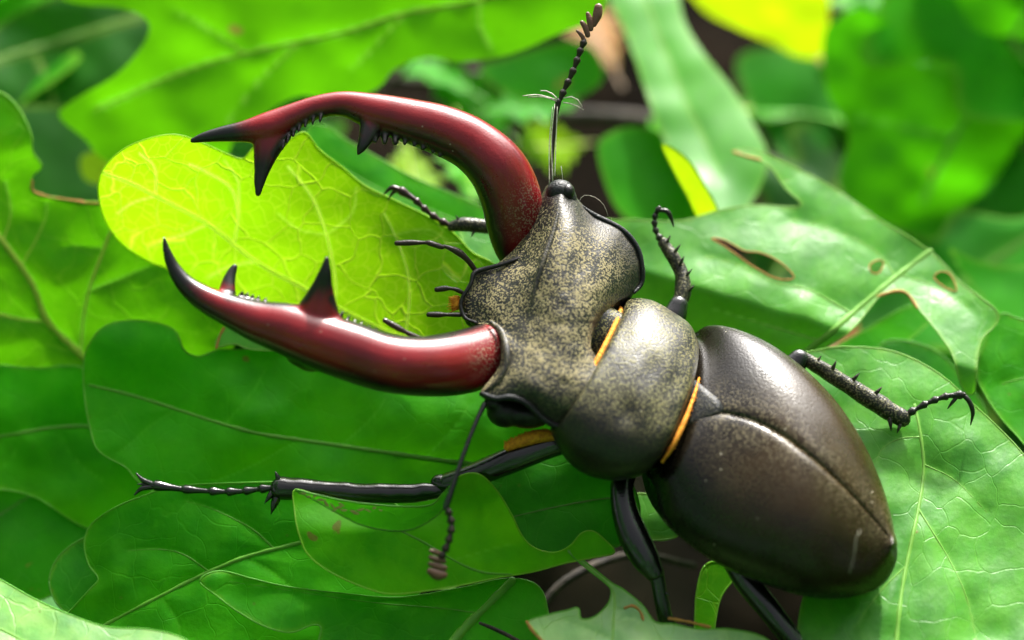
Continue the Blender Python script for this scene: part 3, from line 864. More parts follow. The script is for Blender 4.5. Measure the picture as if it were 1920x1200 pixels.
# ---------------------------------------------------------------- generic oak leaves of the lower layers
def generic_mesh(name, seed, mat, length=4.6, width=1.25):
    r = random.Random(seed)
    nt_, ns = 46, 13
    ph, lob = r.uniform(-0.6, 0.6), r.choice([4.0, 4.5, 5.0])
    verts, luv, veinv, edge = [], [], [], []
    bend, cup = r.uniform(-0.5, 0.5), r.uniform(-0.25, 0.35)
    for i in range(nt_):
        t = i / (nt_ - 1)
        env = (math.sin(math.pi * min(1, t ** 0.75)) ** 0.62) * (0.35 + 0.65 * smoothstep(0.0, 0.6, t))
        for j in range(ns):
            s = j / (ns - 1) * 2 - 1
            hw = width * env * (1 + 0.27 * math.sin(lob * 2 * math.pi * t + ph + (0.5 if s > 0 else 0))) + 0.02
            x = length * t
            y = hw * s
            z = bend * (t - 0.4) ** 2 + cup * (abs(s) ** 1.6) * 0.5 + 0.05 * math.sin(9 * t + 3 * s + seed) + 0.04 * (1 - math.exp(-abs(s) * 4))
            verts.append((x * S, y * S, z * S))
            luv.append((x, y, seed * 1.7)); veinv.append(math.exp(-(s * 9) ** 2)); edge.append(1.0 if j in (0, ns - 1) else 0.0)
    faces = [(i * ns + j, (i + 1) * ns + j, (i + 1) * ns + j + 1, i * ns + j + 1) for i in range(nt_ - 1) for j in range(ns - 1)]
    me = bpy.data.meshes.new(name)
    me.from_pydata(verts, [], faces)
    me.polygons.foreach_set('use_smooth', [True] * len(faces))
    a = me.attributes.new('vein', 'FLOAT', 'POINT'); a.data.foreach_set('value', np.array(veinv, dtype=np.float32))
    a = me.attributes.new('edge', 'FLOAT', 'POINT'); a.data.foreach_set('value', np.array(edge, dtype=np.float32))
    a = me.attributes.new('luv', 'FLOAT_VECTOR', 'POINT'); a.data.foreach_set('vector', np.array(luv, dtype=np.float32).ravel())
    me.materials.append(LM[mat + '_far'])
    # midrib and stalk
    vv, ff = [], []
    nr, nc = 24, 6
    for i in range(nr):
        t = -0.22 + 1.18 * i / (nr - 1)
        tt = max(t, 0)
        z = bend * (t - 0.4) ** 2 + 0.05 * math.sin(9 * t + seed) + 0.012
        rr = 0.06 * (1 - 0.75 * tt)
        for j in range(nc):
            b = 2 * math.pi * j / nc
            vv.append((length * t * S, rr * math.cos(b) * S, (z + rr * 0.6 * math.sin(b)) * S))
    for i in range(nr - 1):
        for j in range(nc):
            k = (j + 1) % nc
            ff.append((i * nc + j, (i + 1) * nc + j, (i + 1) * nc + k, i * nc + k))
    mv = bpy.data.meshes.new('midrib')
    mv.from_pydata(vv, [], ff)
    mv.polygons.foreach_set('use_smooth', [True] * len(ff))
    mv.materials.append(VEIN_M.get(mat, VEIN_M['deep']))
    return me, mv

GEN = {k: [generic_mesh('oak_leaf', s, k) for s in ss] for k, ss in (('mid', (1, 2, 3)), ('deep', (4, 5, 6)), ('dark', (7, 8, 9)), ('fresh', (10, 11)), ('dry', (12, 13)), ('yellow', (14,)))}

def in_gap(x, y, z, rz, length):
    for t in (0.0, 0.5, 1.0):
        d = np.array([x + math.cos(rz) * length * t, y + math.sin(rz) * length * t, z - Z0])
        v = np.array([d[0], d[1] * SE + d[2] * CE, -d[1] * CE + d[2] * SE])
        px, py = to_px(v[None])
        if (640 < px[0] < 1320 and 60 < py[0] < 450) or (900 < px[0] < 1500 and 1010 < py[0] < 1250): return True
    return False

def generic_leaf(key, wpos, rot, label, group, scale=1.0):
    me, mv = rng.choice(GEN[key])
    o = bpy.data.objects.new('oak_leaf', me)
    COL.objects.link(o)
    o.location = wpos; o.rotation_euler = rot; o.scale = (scale,) * 3
    tag(o, label, 'leaf', group)
    m = bpy.data.objects.new('midrib', mv)
    COL.objects.link(m); m.parent = o
    return o

# lower layer below the traced leaves, wherever gaps open between them
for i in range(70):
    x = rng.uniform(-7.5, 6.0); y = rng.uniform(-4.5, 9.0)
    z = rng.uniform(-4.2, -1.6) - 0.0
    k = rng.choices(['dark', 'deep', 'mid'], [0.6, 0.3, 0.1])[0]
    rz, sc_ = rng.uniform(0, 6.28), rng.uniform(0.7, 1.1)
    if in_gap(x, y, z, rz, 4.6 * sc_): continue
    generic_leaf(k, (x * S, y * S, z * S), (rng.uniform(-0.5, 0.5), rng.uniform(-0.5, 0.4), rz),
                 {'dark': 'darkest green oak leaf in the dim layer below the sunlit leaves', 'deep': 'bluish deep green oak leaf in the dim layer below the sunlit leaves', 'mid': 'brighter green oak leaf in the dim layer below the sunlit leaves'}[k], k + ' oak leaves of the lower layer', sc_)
# ring of foliage further out, seen blurred past the traced leaves
for i in range(46):
    a = rng.uniform(-0.3, math.pi + 0.3)
    r_ = rng.uniform(7.5, 15.0)
    x, y = r_ * math.cos(a), r_ * math.sin(a) * 0.8 + 1.0
    z = rng.uniform(-2.5, 0.2)
    k = rng.choices(['mid', 'deep', 'fresh', 'dark'], [0.35, 0.3, 0.2, 0.15])[0]
    rz, sc_ = rng.uniform(0, 6.28), rng.uniform(0.8, 1.2)
    if in_gap(x, y, z, rz, 4.6 * sc_): continue
    generic_leaf(k, (x * S, y * S, z * S), (rng.uniform(-0.5, 0.5), rng.uniform(-0.5, 0.3), rz),
                 {'dark': 'out of focus very dark oak leaf in the foliage further back', 'deep': 'out of focus deep green oak leaf in the foliage further back', 'mid': 'out of focus mid green oak leaf in the foliage further back', 'fresh': 'out of focus fresh yellowish oak leaf in the foliage further back'}[k], 'blurred ' + k + ' oak leaves further back', sc_)
for (px, py, w, key, lab) in ((1150, 130, -5.5, 'dry', 'withered orange brown leaf in the dark gap behind the raised antenna'),
                              (1690, 690, -3.2, 'dry', 'withered brown leaf lying in the gap under the eaten leaf'),
                              (1430, 150, -5.6, 'dry', 'withered leaf in the dark gap beside the pale leaf strip'),
                              (760, 270, -4.2, 'yellow', 'straw yellow leaf in the gap behind the loop of the upper mandible'),
                              (880, 170, -4.6, 'mid', 'small green leaf in the dark gap above the upper mandible'),
                              (1180, 290, -4.4, 'fresh', 'bright green leaf blurred under the raised antenna'),
                              (905, 215, -4.2, 'mid', 'small mid green leaf scrap in the black gap right of the upper mandible'),
                              (860, 235, -4.0, 'fresh', 'small bright leaf scrap in the black gap right of the upper mandible'),
                              (950, 250, -4.6, 'deep', 'small deep green leaf scrap in the black gap beside the raised antenna'),
                              (1090, 270, -4.8, 'yellow', 'yellowing leaf blurred behind the stalk of the raised antenna')):
    p = to_world(V(px, py, w * 1.45))
    generic_leaf(key, p, (rng.uniform(-0.6, 0.6), rng.uniform(-0.6, 0.2), rng.uniform(0, 6.28)), lab, None, 0.28 if key != 'dry' else 0.34)

# unseen oak leaves added to block low sky light: a mass a forearm's length away, open towards the low sun
def sky_block_leaves():
    r = random.Random(91)
    src = [GEN[k][0][0] for k in ('deep', 'mid', 'dark')]
    base = []
    for me in src:
        c = np.zeros(len(me.vertices) * 3); me.vertices.foreach_get('co', c)
        lu = np.zeros(len(me.vertices) * 3, dtype=np.float32); me.attributes['luv'].data.foreach_get('vector', lu)
        ve = np.zeros(len(me.vertices), dtype=np.float32); me.attributes['vein'].data.foreach_get('value', ve)
        base.append((c.reshape(46, 13, 3)[::3, ::3], lu.reshape(46, 13, 3)[::3, ::3], ve.reshape(46, 13)[::3, ::3]))
    vs_, fs_, lus, ves, n = [], [], [], [], 0
    for i in range(520):
        az = r.uniform(math.radians(58), math.radians(302))      # measured from the sun side (+Y)
        rad = r.uniform(0.30, 0.50)
        z = -0.05 + 0.42 * r.random() ** 0.9
        pos = np.array([math.sin(az) * rad, math.cos(az) * rad, z])
        c, lu, ve = base[i % 3]
        sc = r.uniform(1.6, 2.6)
        from mathutils import Euler
        m = np.array(Euler((r.uniform(-1.2, 1.2), r.uniform(-1.2, 1.2), r.uniform(0, 6.28))).to_matrix())
        p = (c.reshape(-1, 3) * sc) @ m.T + pos
        a, b = c.shape[:2]
        vs_.append(p); lus.append(lu.reshape(-1, 3)); ves.append(ve.ravel())
        fs_ += [(n + q * b + w, n + (q + 1) * b + w, n + (q + 1) * b + w + 1, n + q * b + w + 1) for q in range(a - 1) for w in range(b - 1)]
        n += len(p)
    me = bpy.data.meshes.new('sky_block_leaves')
    me.from_pydata(np.concatenate(vs_).tolist(), [], fs_)
    me.polygons.foreach_set('use_smooth', [True] * len(fs_))
    at = me.attributes.new('luv', 'FLOAT_VECTOR', 'POINT'); at.data.foreach_set('vector', np.concatenate(lus).astype(np.float32).ravel())
    at = me.attributes.new('vein', 'FLOAT', 'POINT'); at.data.foreach_set('value', np.concatenate(ves).astype(np.float32))
    me.materials.append(LM['deep_far'])
    o = bpy.data.objects.new('sky_block_leaves', me)
    COL.objects.link(o)
    tag(o, 'dense mass of unseen oak foliage added to block low sky light', 'foliage', kind='stuff')
sky_block_leaves()

# twigs
def twig(pts, hw, label):
    pts = [(x, y, w * 1.5 - 0.6 if w < -3 else w) for x, y, w in pts]
    v, f = tube(pts, hw, nseg=12, step=20.0)
    n = np.array([vnoise(np.array([p[0] * 4]), np.array([p[1] * 4]), 4)[0] for p in v])
    v = v + np.array([0, 0, 1.0]) * (n * 0.03)[:, None]
    o = obj('twig', v, f, M_BARK)
    tag(o, label, 'twig', None)
twig([(560, 100, -5.5), (760, 150, -5.0), (900, 140, -4.8), (1040, 210, -4.5), (1230, 230, -4.2), (1500, 330, -4.2)], [10, 14, 16, 18, 20, 20], 'dark bark twig crossing the black gap behind the raised antenna')
twig([(690, 190, -4.0), (750, 140, -3.9), (780, 80, -3.8), (800, -40, -3.8)], [8, 7, 7, 6], 'thin pale brown twig under the top leaf')
twig([(1480, 330, -4.8), (1545, 260, -4.6), (1590, 180, -4.8), (1600, 60, -5.0)], [14, 16, 14, 12], 'dark twig behind the edge of the tall green leaf')
twig([(870, 1260, -1.6), (980, 1180, -1.5), (1060, 1090, -1.6), (1180, 1040, -1.9), (1300, 1060, -2.2)], [7, 8, 9, 8, 7], 'shaded twig under the middle leg')
twig([(900, 1168, -0.02), (930, 1180, 0.0), (965, 1198, 0.02), (990, 1215, 0.03)], [3, 4, 4, 3], 'thin brown plant fibre lying on the leaf at the bottom')

# ================================================================ the stag beetle
beetle = empty('stag_beetle', V(1180, 760, -0.9), 'male stag beetle with maroon antler jaws and dark brown wing cases, climbing over oak leaves', 'beetle')

# ---- mandibles
up_c = [(990, 490, -.80), (972, 455, -.70), (964, 415, -.60), (957, 368, -.52), (932, 315, -.45), (886, 272, -.46), (830, 245, -.46), (766, 226, -.47), (697, 208, -.48), (645, 195, -.48), (595, 201, -.47), (540, 223, -.46), (500, 240, -.45), (455, 247, -.44), (420, 251, -.44), (385, 257, -.44), (360, 264, -.44)]
up_h = [44, 50, 55, 59, 57, 52, 49, 43, 35, 25, 23, 27, 30, 21, 16, 11, 6]
v1 = tube(up_c, up_h, ratio=0.85, nseg=24, step=4)
t_fork = tube([(510, 248, -.48), (499, 285, -.42), (491, 320, -.40), (486, 345, -.39), (484, 364, -.38)], [40, 26, 16, 11, 7], 0.62, 16, 4)
t_mid = tube([(704, 206, -.50), (697, 232, -.43), (686, 260, -.36), (677, 278, -.34), (671, 289, -.34)], [36, 24, 15, 10, 5], 0.66, 16, 4)
den = []
for i, (x, y) in enumerate([(532, 277), (541, 265), (551, 254), (562, 244), (574, 236), (588, 230), (602, 226)]):
    den.append(tube([(x, y - 10, -.40), (x - 2, y + 2, -.36)], [5, 2.6], 1, 8, 3))
for i, (x, y) in enumerate([(705, 264), (722, 266), (742, 266), (760, 268), (778, 270), (794, 276), (812, 284), (826, 290)]):
    den.append(tube([(x, y - 14, -.42), (x - 1, y + 1, -.36)], [9, 4 + (i % 3)], 1, 8, 3))
mv_, mf_ = fuse([fuse([v1, t_fork, t_mid], 0.014, 14)] + den, 0.012, 2)
def mand_attr(v, tips, edges):
    x, y = to_px(v)
    d = np.zeros(len(v))
    for (tx, ty, r0, r1) in tips:
        d = np.maximum(d, smoothstep(r1, r0, np.hypot(x - tx, y - ty)))
    for pl, r0, r1 in edges:
        d = np.maximum(d, 0.97 * smoothstep(r1, r0, dist_poly(x, y, pl)))
    return d
dk = mand_attr(mv_, [(358, 265, 75, 130), (484, 368, 55, 110), (670, 292, 30, 62)],
               [([(518, 290), (535, 268), (560, 243), (595, 222), (640, 216), (668, 228), (684, 245)], 7, 20), ([(700, 262), (760, 268), (810, 283), (850, 305), (880, 335), (900, 370), (912, 420), (925, 480)], 14, 46)])
bx, by = to_px(mv_)
dust_m = smoothstep(95, 10, np.hypot(bx - 1010, by - 400)) * 0.8
obj('mandible', mv_, mf_, M_MAND, beetle, attrs={'dark': dk, 'dust': dust_m})

lo_c = [(985, 640, -.36), (930, 660, -.12), (862, 680, .16), (792, 687, .37), (722, 680, .47), (660, 660, .48), (600, 640, .48), (540, 618, .46), (482, 602, .44), (428, 581, .42), (382, 559, .41), (348, 533, .40), (326, 503, .40), (314, 474, .41), (307, 445, .42)]
lo_h = [50, 58, 60, 56, 54, 55, 53, 49, 39, 30, 24, 18, 13, 9, 4]
v1 = tube(lo_c, lo_h, ratio=0.9, nseg=24, step=4)
t_big = tube([(588, 632, .42), (596, 585, .50), (604, 540, .57), (610, 507, .63), (613, 484, .64)], [68, 42, 22, 12, 6], 0.62, 16, 4)
t_fk = tube([(424, 566, .36), (428, 532, .30), (434, 512, .27), (440, 500, .26)], [20, 14, 10, 7], 0.9, 14, 4)
den = []
for i, (x, y) in enumerate([(452, 548), (462, 551), (472, 554), (483, 557), (496, 561), (640, 586), (652, 594), (664, 601), (676, 606), (690, 612), (704, 617)]):
    den.append(tube([(x - 3, y + 12, .40), (x + 2, y, .42)], [6, 3], 1, 8, 3))
mv_, mf_ = fuse([fuse([v1, t_big, t_fk], 0.014, 14)] + den, 0.012, 2)
dk = mand_attr(mv_, [(303, 440, 95, 160), (613, 478, 50, 100), (440, 498, 30, 50)],
               [([(430, 552), (480, 560), (530, 567), (570, 558), (597, 525)], 6, 18), ([(624, 560), (650, 594), (700, 617), (760, 630), (830, 628), (900, 605)], 5, 16), ([(310, 490), (365, 572), (470, 642), (610, 697), (750, 738), (890, 742)], 4, 26)])
bx, by = to_px(mv_)
dust_m = smoothstep(80, 10, np.hypot(bx - 935, by - 665)) * 0.8
obj('mandible', mv_, mf_, M_MAND, beetle, attrs={'dark': dk, 'dust': dust_m})

# ---- lofted body shells from traced right edge, mid line and left edge
def loft(stations, n_s, n_a, lower=0.55, upper=1.0, half=None):
    """stations: (R, M, L) with (px,py,w). Returns grid of view coords over angle 0..pi (right edge over the back to the left edge)"""
    R = catmull([V(*s[0]) for s in stations], n_s); Mm = catmull([V(*s[1]) for s in stations], n_s); Lf = catmull([V(*s[2]) for s in stations], n_s)
    C = (R + Lf) / 2
    return R, Mm, Lf, C

def grid_faces(n, m, off=0, wrap=False):
    f = []
    for i in range(n - 1):
        for j in range(m - 1 if not wrap else m):
            k = (j + 1) % m
            f.append((off + i * m + j, off + i * m + k, off + (i + 1) * m + k, off + (i + 1) * m + j))
    return f

# pronotum: closed barrel
PW = -0.12
pst = [((1162, 578, PW - .50), (1122, 676, PW + .38), (1040, 806, PW + .46)),
       ((1172, 562, PW - .55), (1136, 668, PW + .46), (1036, 812, PW + .50)),
       ((1212, 567, PW - .57), (1178, 684, PW + .54), (1066, 862, PW + .52)),
       ((1255, 592, PW - .57), (1220, 706, PW + .58), (1106, 890, PW + .54)),
       ((1284, 612, PW - .56), (1256, 728, PW + .56), (1152, 900, PW + .54)),
       ((1293, 640, PW - .54), (1286, 738, PW + .50), (1200, 892, PW + .52)),
       ((1290, 660, PW - .50), (1292, 748, PW + .40), (1214, 880, PW + .46))]
ns, na = 56, 72
R, Mm, Lf, C = loft(pst, ns, na)
th = np.linspace(0, 2 * math.pi, na, endpoint=False)
gv = np.zeros((ns, na, 3))
for i in range(ns):
    A_ = R[i] - C[i]; D_ = Mm[i] - C[i]
    for j, a in enumerate(th):
        ca, sa = math.cos(a), math.sin(a)
        # slightly squared barrel
        e = 0.9
        ca = math.copysign(abs(ca) ** e, ca); sa_ = math.copysign(abs(sa) ** e, sa)
        hgt = sa_ if sa > 0 else sa_ * 0.62
        gv[i, j] = C[i] + A_ * ca + D_ * hgt
caps = []
for e, s_ in ((0, 1), (ns - 1, -1)):
    c = gv[e].mean(0)
    caps.append(c)
verts = gv.reshape(-1, 3)
faces = grid_faces(ns, na, 0, True)
n0 = len(verts)
verts = np.concatenate([verts, np.array(caps)])
faces += [(j, (j + 1) % na, n0)[::-1] for j in range(na)] + [((ns - 1) * na + j, (ns - 1) * na + (j + 1) % na, n0 + 1) for j in range(na)]
px_, py_ = to_px(verts)
# dimples and unevenness on the disc
dn = -0.03 * np.exp(-((px_ - 1178) / 18.0) ** 2 - ((py_ - 775) / 24.0) ** 2) - 0.02 * np.exp(-((px_ - 1222) / 20.0) ** 2 - ((py_ - 690) / 18.0) ** 2)
verts[:, 2] += dn + 0.008 * vnoise(px_ / 30, py_ / 30, 21)
dustp = 0.62 * np.clip(0.95 - smoothstep(40, 150, py_ - 660 - (px_ - 1040) * 0.35), 0.12, 1) * np.where(verts[:, 2] > PW - 0.45, 1, 0.6)
pron = obj('pronotum', verts, faces, M_PRON, beetle, attrs={'dust': dustp})
def fringe(path, n, length, direction, hw, seed):
    r = random.Random(seed)
    parts = []
    P_ = catmull(np.array(path, float), n)
    for p in P_:
        dx, dy = direction[0] + r.uniform(-.35, .35), direction[1] + r.uniform(-.35, .35)
        L_ = length * r.uniform(.6, 1.1)
        parts.append(tube([p, (p[0] + dx * L_ * .5, p[1] + dy * L_ * .5, p[2] + .01), (p[0] + dx * L_, p[1] + dy * L_, p[2] - .02)], [hw, hw * .8, .4], nseg=4, step=30, round_caps=False))
    return join(parts)
def shell_path(row, j0, j1, out=1.0, n=7):
    res = []
    for j in np.linspace(j0, j1, n):
        p = gv[row, int(round(j)) % na]
        c = C[row]
        p = c + (p - c) * out
        x, y = to_px(p[None])
        res.append((float(x[0]), float(y[0]), float(p[2])))
    return res
hp = [(x + 7, y + 3, w) for x, y, w in shell_path(ns - 2, 14, 31, 1.0)]
core = tube(hp, [1.5, 3, 4, 5, 5, 4, 2], nseg=8)
fr = fringe(hp, 90, 6, (.75, .5), 0.8, 3)
v, f = join([core, fr])
obj('hair_fringe', v, f, M_FUZZ, beetle)
hp = [(x - 4, y + 1, w + .02) for x, y, w in shell_path(1, 1, 24, 1.0)]
core = tube(hp, [3, 4, 5, 5, 5, 5, 4], nseg=8)
fr = fringe(hp, 80, 5, (-.8, .3), 0.8, 5)
v, f = join([core, fr])
obj('hair_fringe', v, f, M_FUZZ, beetle)

# ---- neck and thorax core
v, f = tube([(1050, 600, -.20), (1120, 640, -.26), (1200, 690, -.30)], [62, 70, 80], ratio=0.6, nseg=28, step=12)
obj('neck', v, f, M_PRON, beetle, attrs={'dust': np.full(len(v), .8)})
v, f = tube([(1070, 650, -.45), (1140, 690, -.55), (1230, 750, -.62), (1330, 820, -.55), (1420, 880, -.35)], [90, 80, 95, 105, 110], ratio=0.7, nseg=28, step=12)
obj('thorax', v, f, M_BELLY, beetle)

# ---- elytra
def CW(i): return -0.25 + 0.105 * i
est = [((1298, 634), (1316, 770), (1228, 912)),
       ((1330, 611), (1370, 776), (1250, 975)),
       ((1400, 637), (1420, 789), (1300, 1024)),
       ((1480, 692), (1470, 815), (1365, 1064)),
       ((1558, 764), (1520, 853), (1440, 1094)),
       ((1614, 838), (1568, 896), (1518, 1112)),
       ((1650, 905), (1610, 940), (1588, 1108)),
       ((1669, 958), (1643, 978), (1638, 1086)),
       ((1677, 1000), (1668, 1008), (1668, 1042)),
       ((1675, 1016), (1673, 1020), (1670, 1026))]
st = []
for i, (r_, m_, l_) in enumerate(est):
    c = CW(i); taper = 1 - 0.97 * smoothstep(4, 9, i)
    st.append(((*r_, c - .52 * taper), (*m_, c + .56 * (1 - .95 * smoothstep(3.5, 9, i))), (*l_, c + .50 * taper)))
ns, nq = 90, 44
R, Mm, Lf, C = loft(st, ns, nq)
for side, E in (('right', R), ('left', Lf)):
    rows = []
    for i in range(-4, ns):
        ii = max(i, 0)
        A_ = E[ii] - C[ii]; D_ = Mm[ii] - C[ii]
        back = (C[1] - C[0]); back = back / np.linalg.norm(back)
        row = []
        sh, fw = 1.0, 0.0
        if i < 0:                       # rolled front margin
            a = (-i) / 4.0 * math.pi / 2
            sh, fw = 1 - 0.16 * (1 - math.cos(a)), 0.10 * math.sin(a)
        for j in range(-2, nq + 3):
            if j < 0: ph = 0.0
            else: ph = min(j / (nq - 1), 1.0) * math.pi / 2
            p = C[ii] + (A_ * math.sin(ph) ** 0.94 + D_ * math.cos(ph) ** 0.94) * sh - back * fw
            t = ph / (math.pi / 2)
            dn = D_ / (np.linalg.norm(D_) + 1e-9)
            p = p - dn * 0.03 * math.exp(-(t / 0.022) ** 2)
            if j < 0: p = p - dn * 0.06 * (-j)
            if j >= nq: p = p - dn * 0.05 * (j - nq + 1) - A_ * 0.02 * (j - nq + 1)
            row.append(p)
        rows.append(row)
    g = np.array(rows)
    n_, m_ = g.shape[:2]
    verts = g.reshape(-1, 3)
    px_, py_ = to_px(verts)
    fs = grid_faces(n_, m_)
    if side == 'right': fs = [q[::-1] for q in fs]
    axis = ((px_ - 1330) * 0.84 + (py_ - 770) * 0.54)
    dk = np.clip(smoothstep(150, 10, axis) * 0.85 + (smoothstep(90, 260, (py_ - 770) - (px_ - 1365) * 0.62) * 0.75 if side == 'left' else 0), 0, 0.95)  # front is truly darker; the left flank's shade is painted into the colour
    dsu = dist_poly(px_, py_, [(1362, 770), (1450, 800), (1520, 853), (1610, 940), (1672, 1012)])
    dust = np.clip(smoothstep(70, 5, dsu) * 0.8 + smoothstep(160, 30, np.hypot(px_ - 1400, py_ - 830)) * 0.5 + 0.05, 0, 1) * 0.5
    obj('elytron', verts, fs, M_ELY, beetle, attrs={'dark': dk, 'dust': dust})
# abdomen underneath
rows = []
for i in range(0, ns, 2):
    A_ = (R[i] - C[i]) * 0.955; D_ = Mm[i] - C[i]
    dn = D_ / (np.linalg.norm(D_) + 1e-9)
    hgt = 0.62 * (1 - (i / ns) ** 3) + 0.05
    row = []
    for j in range(25):
        a = math.pi * j / 24
        row.append(C[i] + A_ * math.cos(a) - dn * hgt * math.sin(a) + dn * 0.02)
    rows.append(row)
g = np.array(rows)
verts = g.reshape(-1, 3)
obj('abdomen', verts, grid_faces(g.shape[0], 25), M_BELLY, beetle)

# scutellum
sc = [(1292, 704, .06), (1318, 724, .19), (1346, 747, .31), (1360, 768, .36), (1340, 784, .37), (1308, 800, .36), (1276, 806, .33)]
top = np.array([V(*p) for p in sc]); cen = top.mean(0) + np.array([0, 0, .04])
ring2 = cen + (top - cen) * 0.6 + np.array([0, 0, .02])
low = top - np.array([0, 0, .3])
verts = np.concatenate([low, top, ring2, cen[None]])
n7 = len(sc)
fs = []
for a, b in ((0, n7), (n7, 2 * n7)):
    for j in range(n7):
        k = (j + 1) % n7
        fs.append((a + j, b + j, b + k, a + k))
fs += [(2 * n7 + j, 3 * n7, 2 * n7 + (j + 1) % n7) for j in range(n7)]
obj('scutellum', verts, fs, M_SCUT, beetle, attrs={'dust': np.full(len(verts), .5)})

# ---- head: bicubic shell from traced control points, closed below
HC = [
 [(1018, 362, -.62), (985, 440, -.46), (938, 490, -.36), (896, 508, -.30), (868, 560, -.22), (887, 604, -.10), (932, 612, .10), (938, 680, .30), (900, 735, .36)],
 [(1028, 346, -.52), (1012, 430, -.26), (985, 490, -.16), (945, 528, -.12), (920, 568, -.06), (935, 606, .06), (955, 640, .26), (955, 692, .42), (916, 744, .44)],
 [(1052, 337, -.46), (1042, 420, -.10), (1018, 492, .08), (1000, 545, .14), (986, 590, .18), (980, 630, .28), (982, 672, .42), (978, 712, .52), (950, 744, .48)],
 [(1074, 362, -.50), (1072, 425, -.08), (1052, 500, .16), (1038, 560, .27), (1026, 610, .34), (1018, 652, .42), (1012, 694, .52), (1008, 732, .58), (990, 756, .50)],
 [(1110, 400, -.54), (1105, 448, -.16), (1085, 512, .12), (1070, 570, .28), (1060, 622, .37), (1052, 668, .46), (1045, 712, .54), (1038, 752, .57), (1026, 788, .46)],
 [(1165, 428, -.56), (1148, 468, -.26), (1120, 525, .04), (1102, 582, .22), (1092, 635, .32), (1088, 682, .42), (1084, 722, .52), (1076, 764, .53), (1060, 800, .42)],
 [(1200, 482, -.56), (1174, 508, -.34), (1140, 550, -.06), (1116, 600, .10), (1106, 645, .22), (1116, 690, .38), (1122, 724, .48), (1116, 756, .48), (1098, 784, .40)],
 [(1204, 532, -.58), (1182, 550, -.44), (1152, 570, -.24), (1118, 616, -.06), (1108, 650, .08), (1128, 680, .26), (1150, 692, .38), (1150, 712, .40), (1138, 738, .38)],
]
hg = np.array([[V(*p) for p in row] for row in HC])
nu, nv = 70, 90
tmp = np.stack([catmull(hg[:, j], nu) for j in range(hg.shape[1])], 1)
dense = np.stack([catmull(tmp[i], nv) for i in range(nu)], 0)
# boundary loop and closed underside
idx = np.arange(nu * nv).reshape(nu, nv)
loop = np.concatenate([idx[0, :-1], idx[:-1, -1], idx[-1, :0:-1], idx[:0:-1, 0]])
top = dense.reshape(-1, 3)
cen = dense[nu // 2, nv // 2]
Dh = np.array([0.12, 0.52, 0.845])
layers = [top]
faces = [q[::-1] for q in grid_faces(nu, nv)]
prev = loop
n_tot = len(top)
for depth, ins in ((0.025, -0.008), (0.06, -0.004), (0.10, 0.05), (0.35, 0.2), (0.62, 0.40), (0.74, 0.75)):
    bp = top[loop]
    newp = bp - Dh * depth + (cen - bp) * ins
    # flatten toward the underside plane
    layers.append(newp)
    cur = np.arange(n_tot, n_tot + len(loop))
    for j in range(len(loop)):
        k = (j + 1) % len(loop)
        faces.append((prev[j], prev[k], cur[k], cur[j]))
    prev = cur; n_tot += len(loop)
layers.append((top[loop].mean(0) - Dh * 0.78)[None])
for j in range(len(loop)):
    faces.append((prev[j], prev[(j + 1) % len(loop)], n_tot))
verts = np.concatenate(layers)
px_, py_ = to_px(verts)
verts[:, 2] += 0.006 * vnoise(px_ / 16, py_ / 16, 33)
dusth = np.ones(len(verts))
flange = np.minimum(dist_poly(px_, py_, [(1085, 390), (1160, 420), (1205, 500), (1195, 548)]), dist_poly(px_, py_, [(985, 752), (1030, 790), (1080, 793), (1130, 750), (1150, 695)]))
dusth *= 0.12 + 0.88 * smoothstep(8, 70, flange)
dusth *= 0.25 + 0.75 * smoothstep(20, 60, np.hypot(px_ - 1050, py_ - 355))
dusth[nu * nv:] *= 0.1
head = obj('head', verts, faces, M_HEAD, beetle, attrs={'dust': dusth})
# rolled rims of the two temple flanges, frontal ridge
def hpath(pts): return [(x, y, w + .015) for x, y, w in pts]
v, f = tube(hpath([(1078, 378, -.52), (1112, 402, -.54), (1165, 429, -.56), (1194, 462, -.57), (1204, 500, -.57), (1203, 530, -.58), (1190, 548, -.50)]), [3, 5, 5, 5, 5, 5, 3], nseg=8)
obj('flange_rim', v, f, M_SCUT, head, attrs={'dust': np.full(len(v), .05)})
v, f = tube(hpath([(905, 738, .38), (930, 747, .46), (960, 745, .49), (990, 758, .50), (1022, 788, .47), (1058, 801, .43), (1098, 787, .40), (1134, 745, .38), (1152, 700, .39)]), [4, 5, 6, 6, 6, 5, 5, 5, 3], nseg=8)
obj('flange_rim', v, f, M_SCUT, head, attrs={'dust': np.full(len(v), .05)})
v, f = tube(hpath([(1046, 400, -.14), (1036, 440, -.04), (1018, 492, .08), (1004, 540, .13), (996, 580, .17)]), [3, 5, 6, 5, 2], ratio=.7, nseg=8)
obj('frontal_ridge', v, f, M_HEAD, head, attrs={'dust': np.full(len(v), .25)})
v, f = tube([(1010, 470, -.30), (975, 484, -.26), (940, 496, -.24), (900, 507, -.24), (888, 514, -.22), (882, 535, -.18), (868, 556, -.16), (864, 575, -.14), (872, 596, -.10), (892, 605, -.04)], [3, 4, 4, 5, 5, 4, 4, 4, 4, 3], nseg=8)
obj('clypeus_rim', v, f, M_EYE, head)
v, f = tube([(920, 604, .10), (940, 622, .20), (950, 655, .34), (948, 690, .40), (930, 720, .42), (906, 738, .38)], [4, 6, 7, 7, 6, 4], ratio=.7, nseg=8)
obj('socket_rim', v, f, M_HEAD, head, attrs={'dust': np.full(len(v), .35)})
v, f = tube([(948, 494, -.26), (978, 476, -.30), (1003, 444, -.36), (1016, 410, -.44), (1022, 372, -.54)], [3, 4, 5, 5, 4], ratio=.7, nseg=8)
obj('socket_rim', v, f, M_HEAD, head, attrs={'dust': np.full(len(v), .35)})
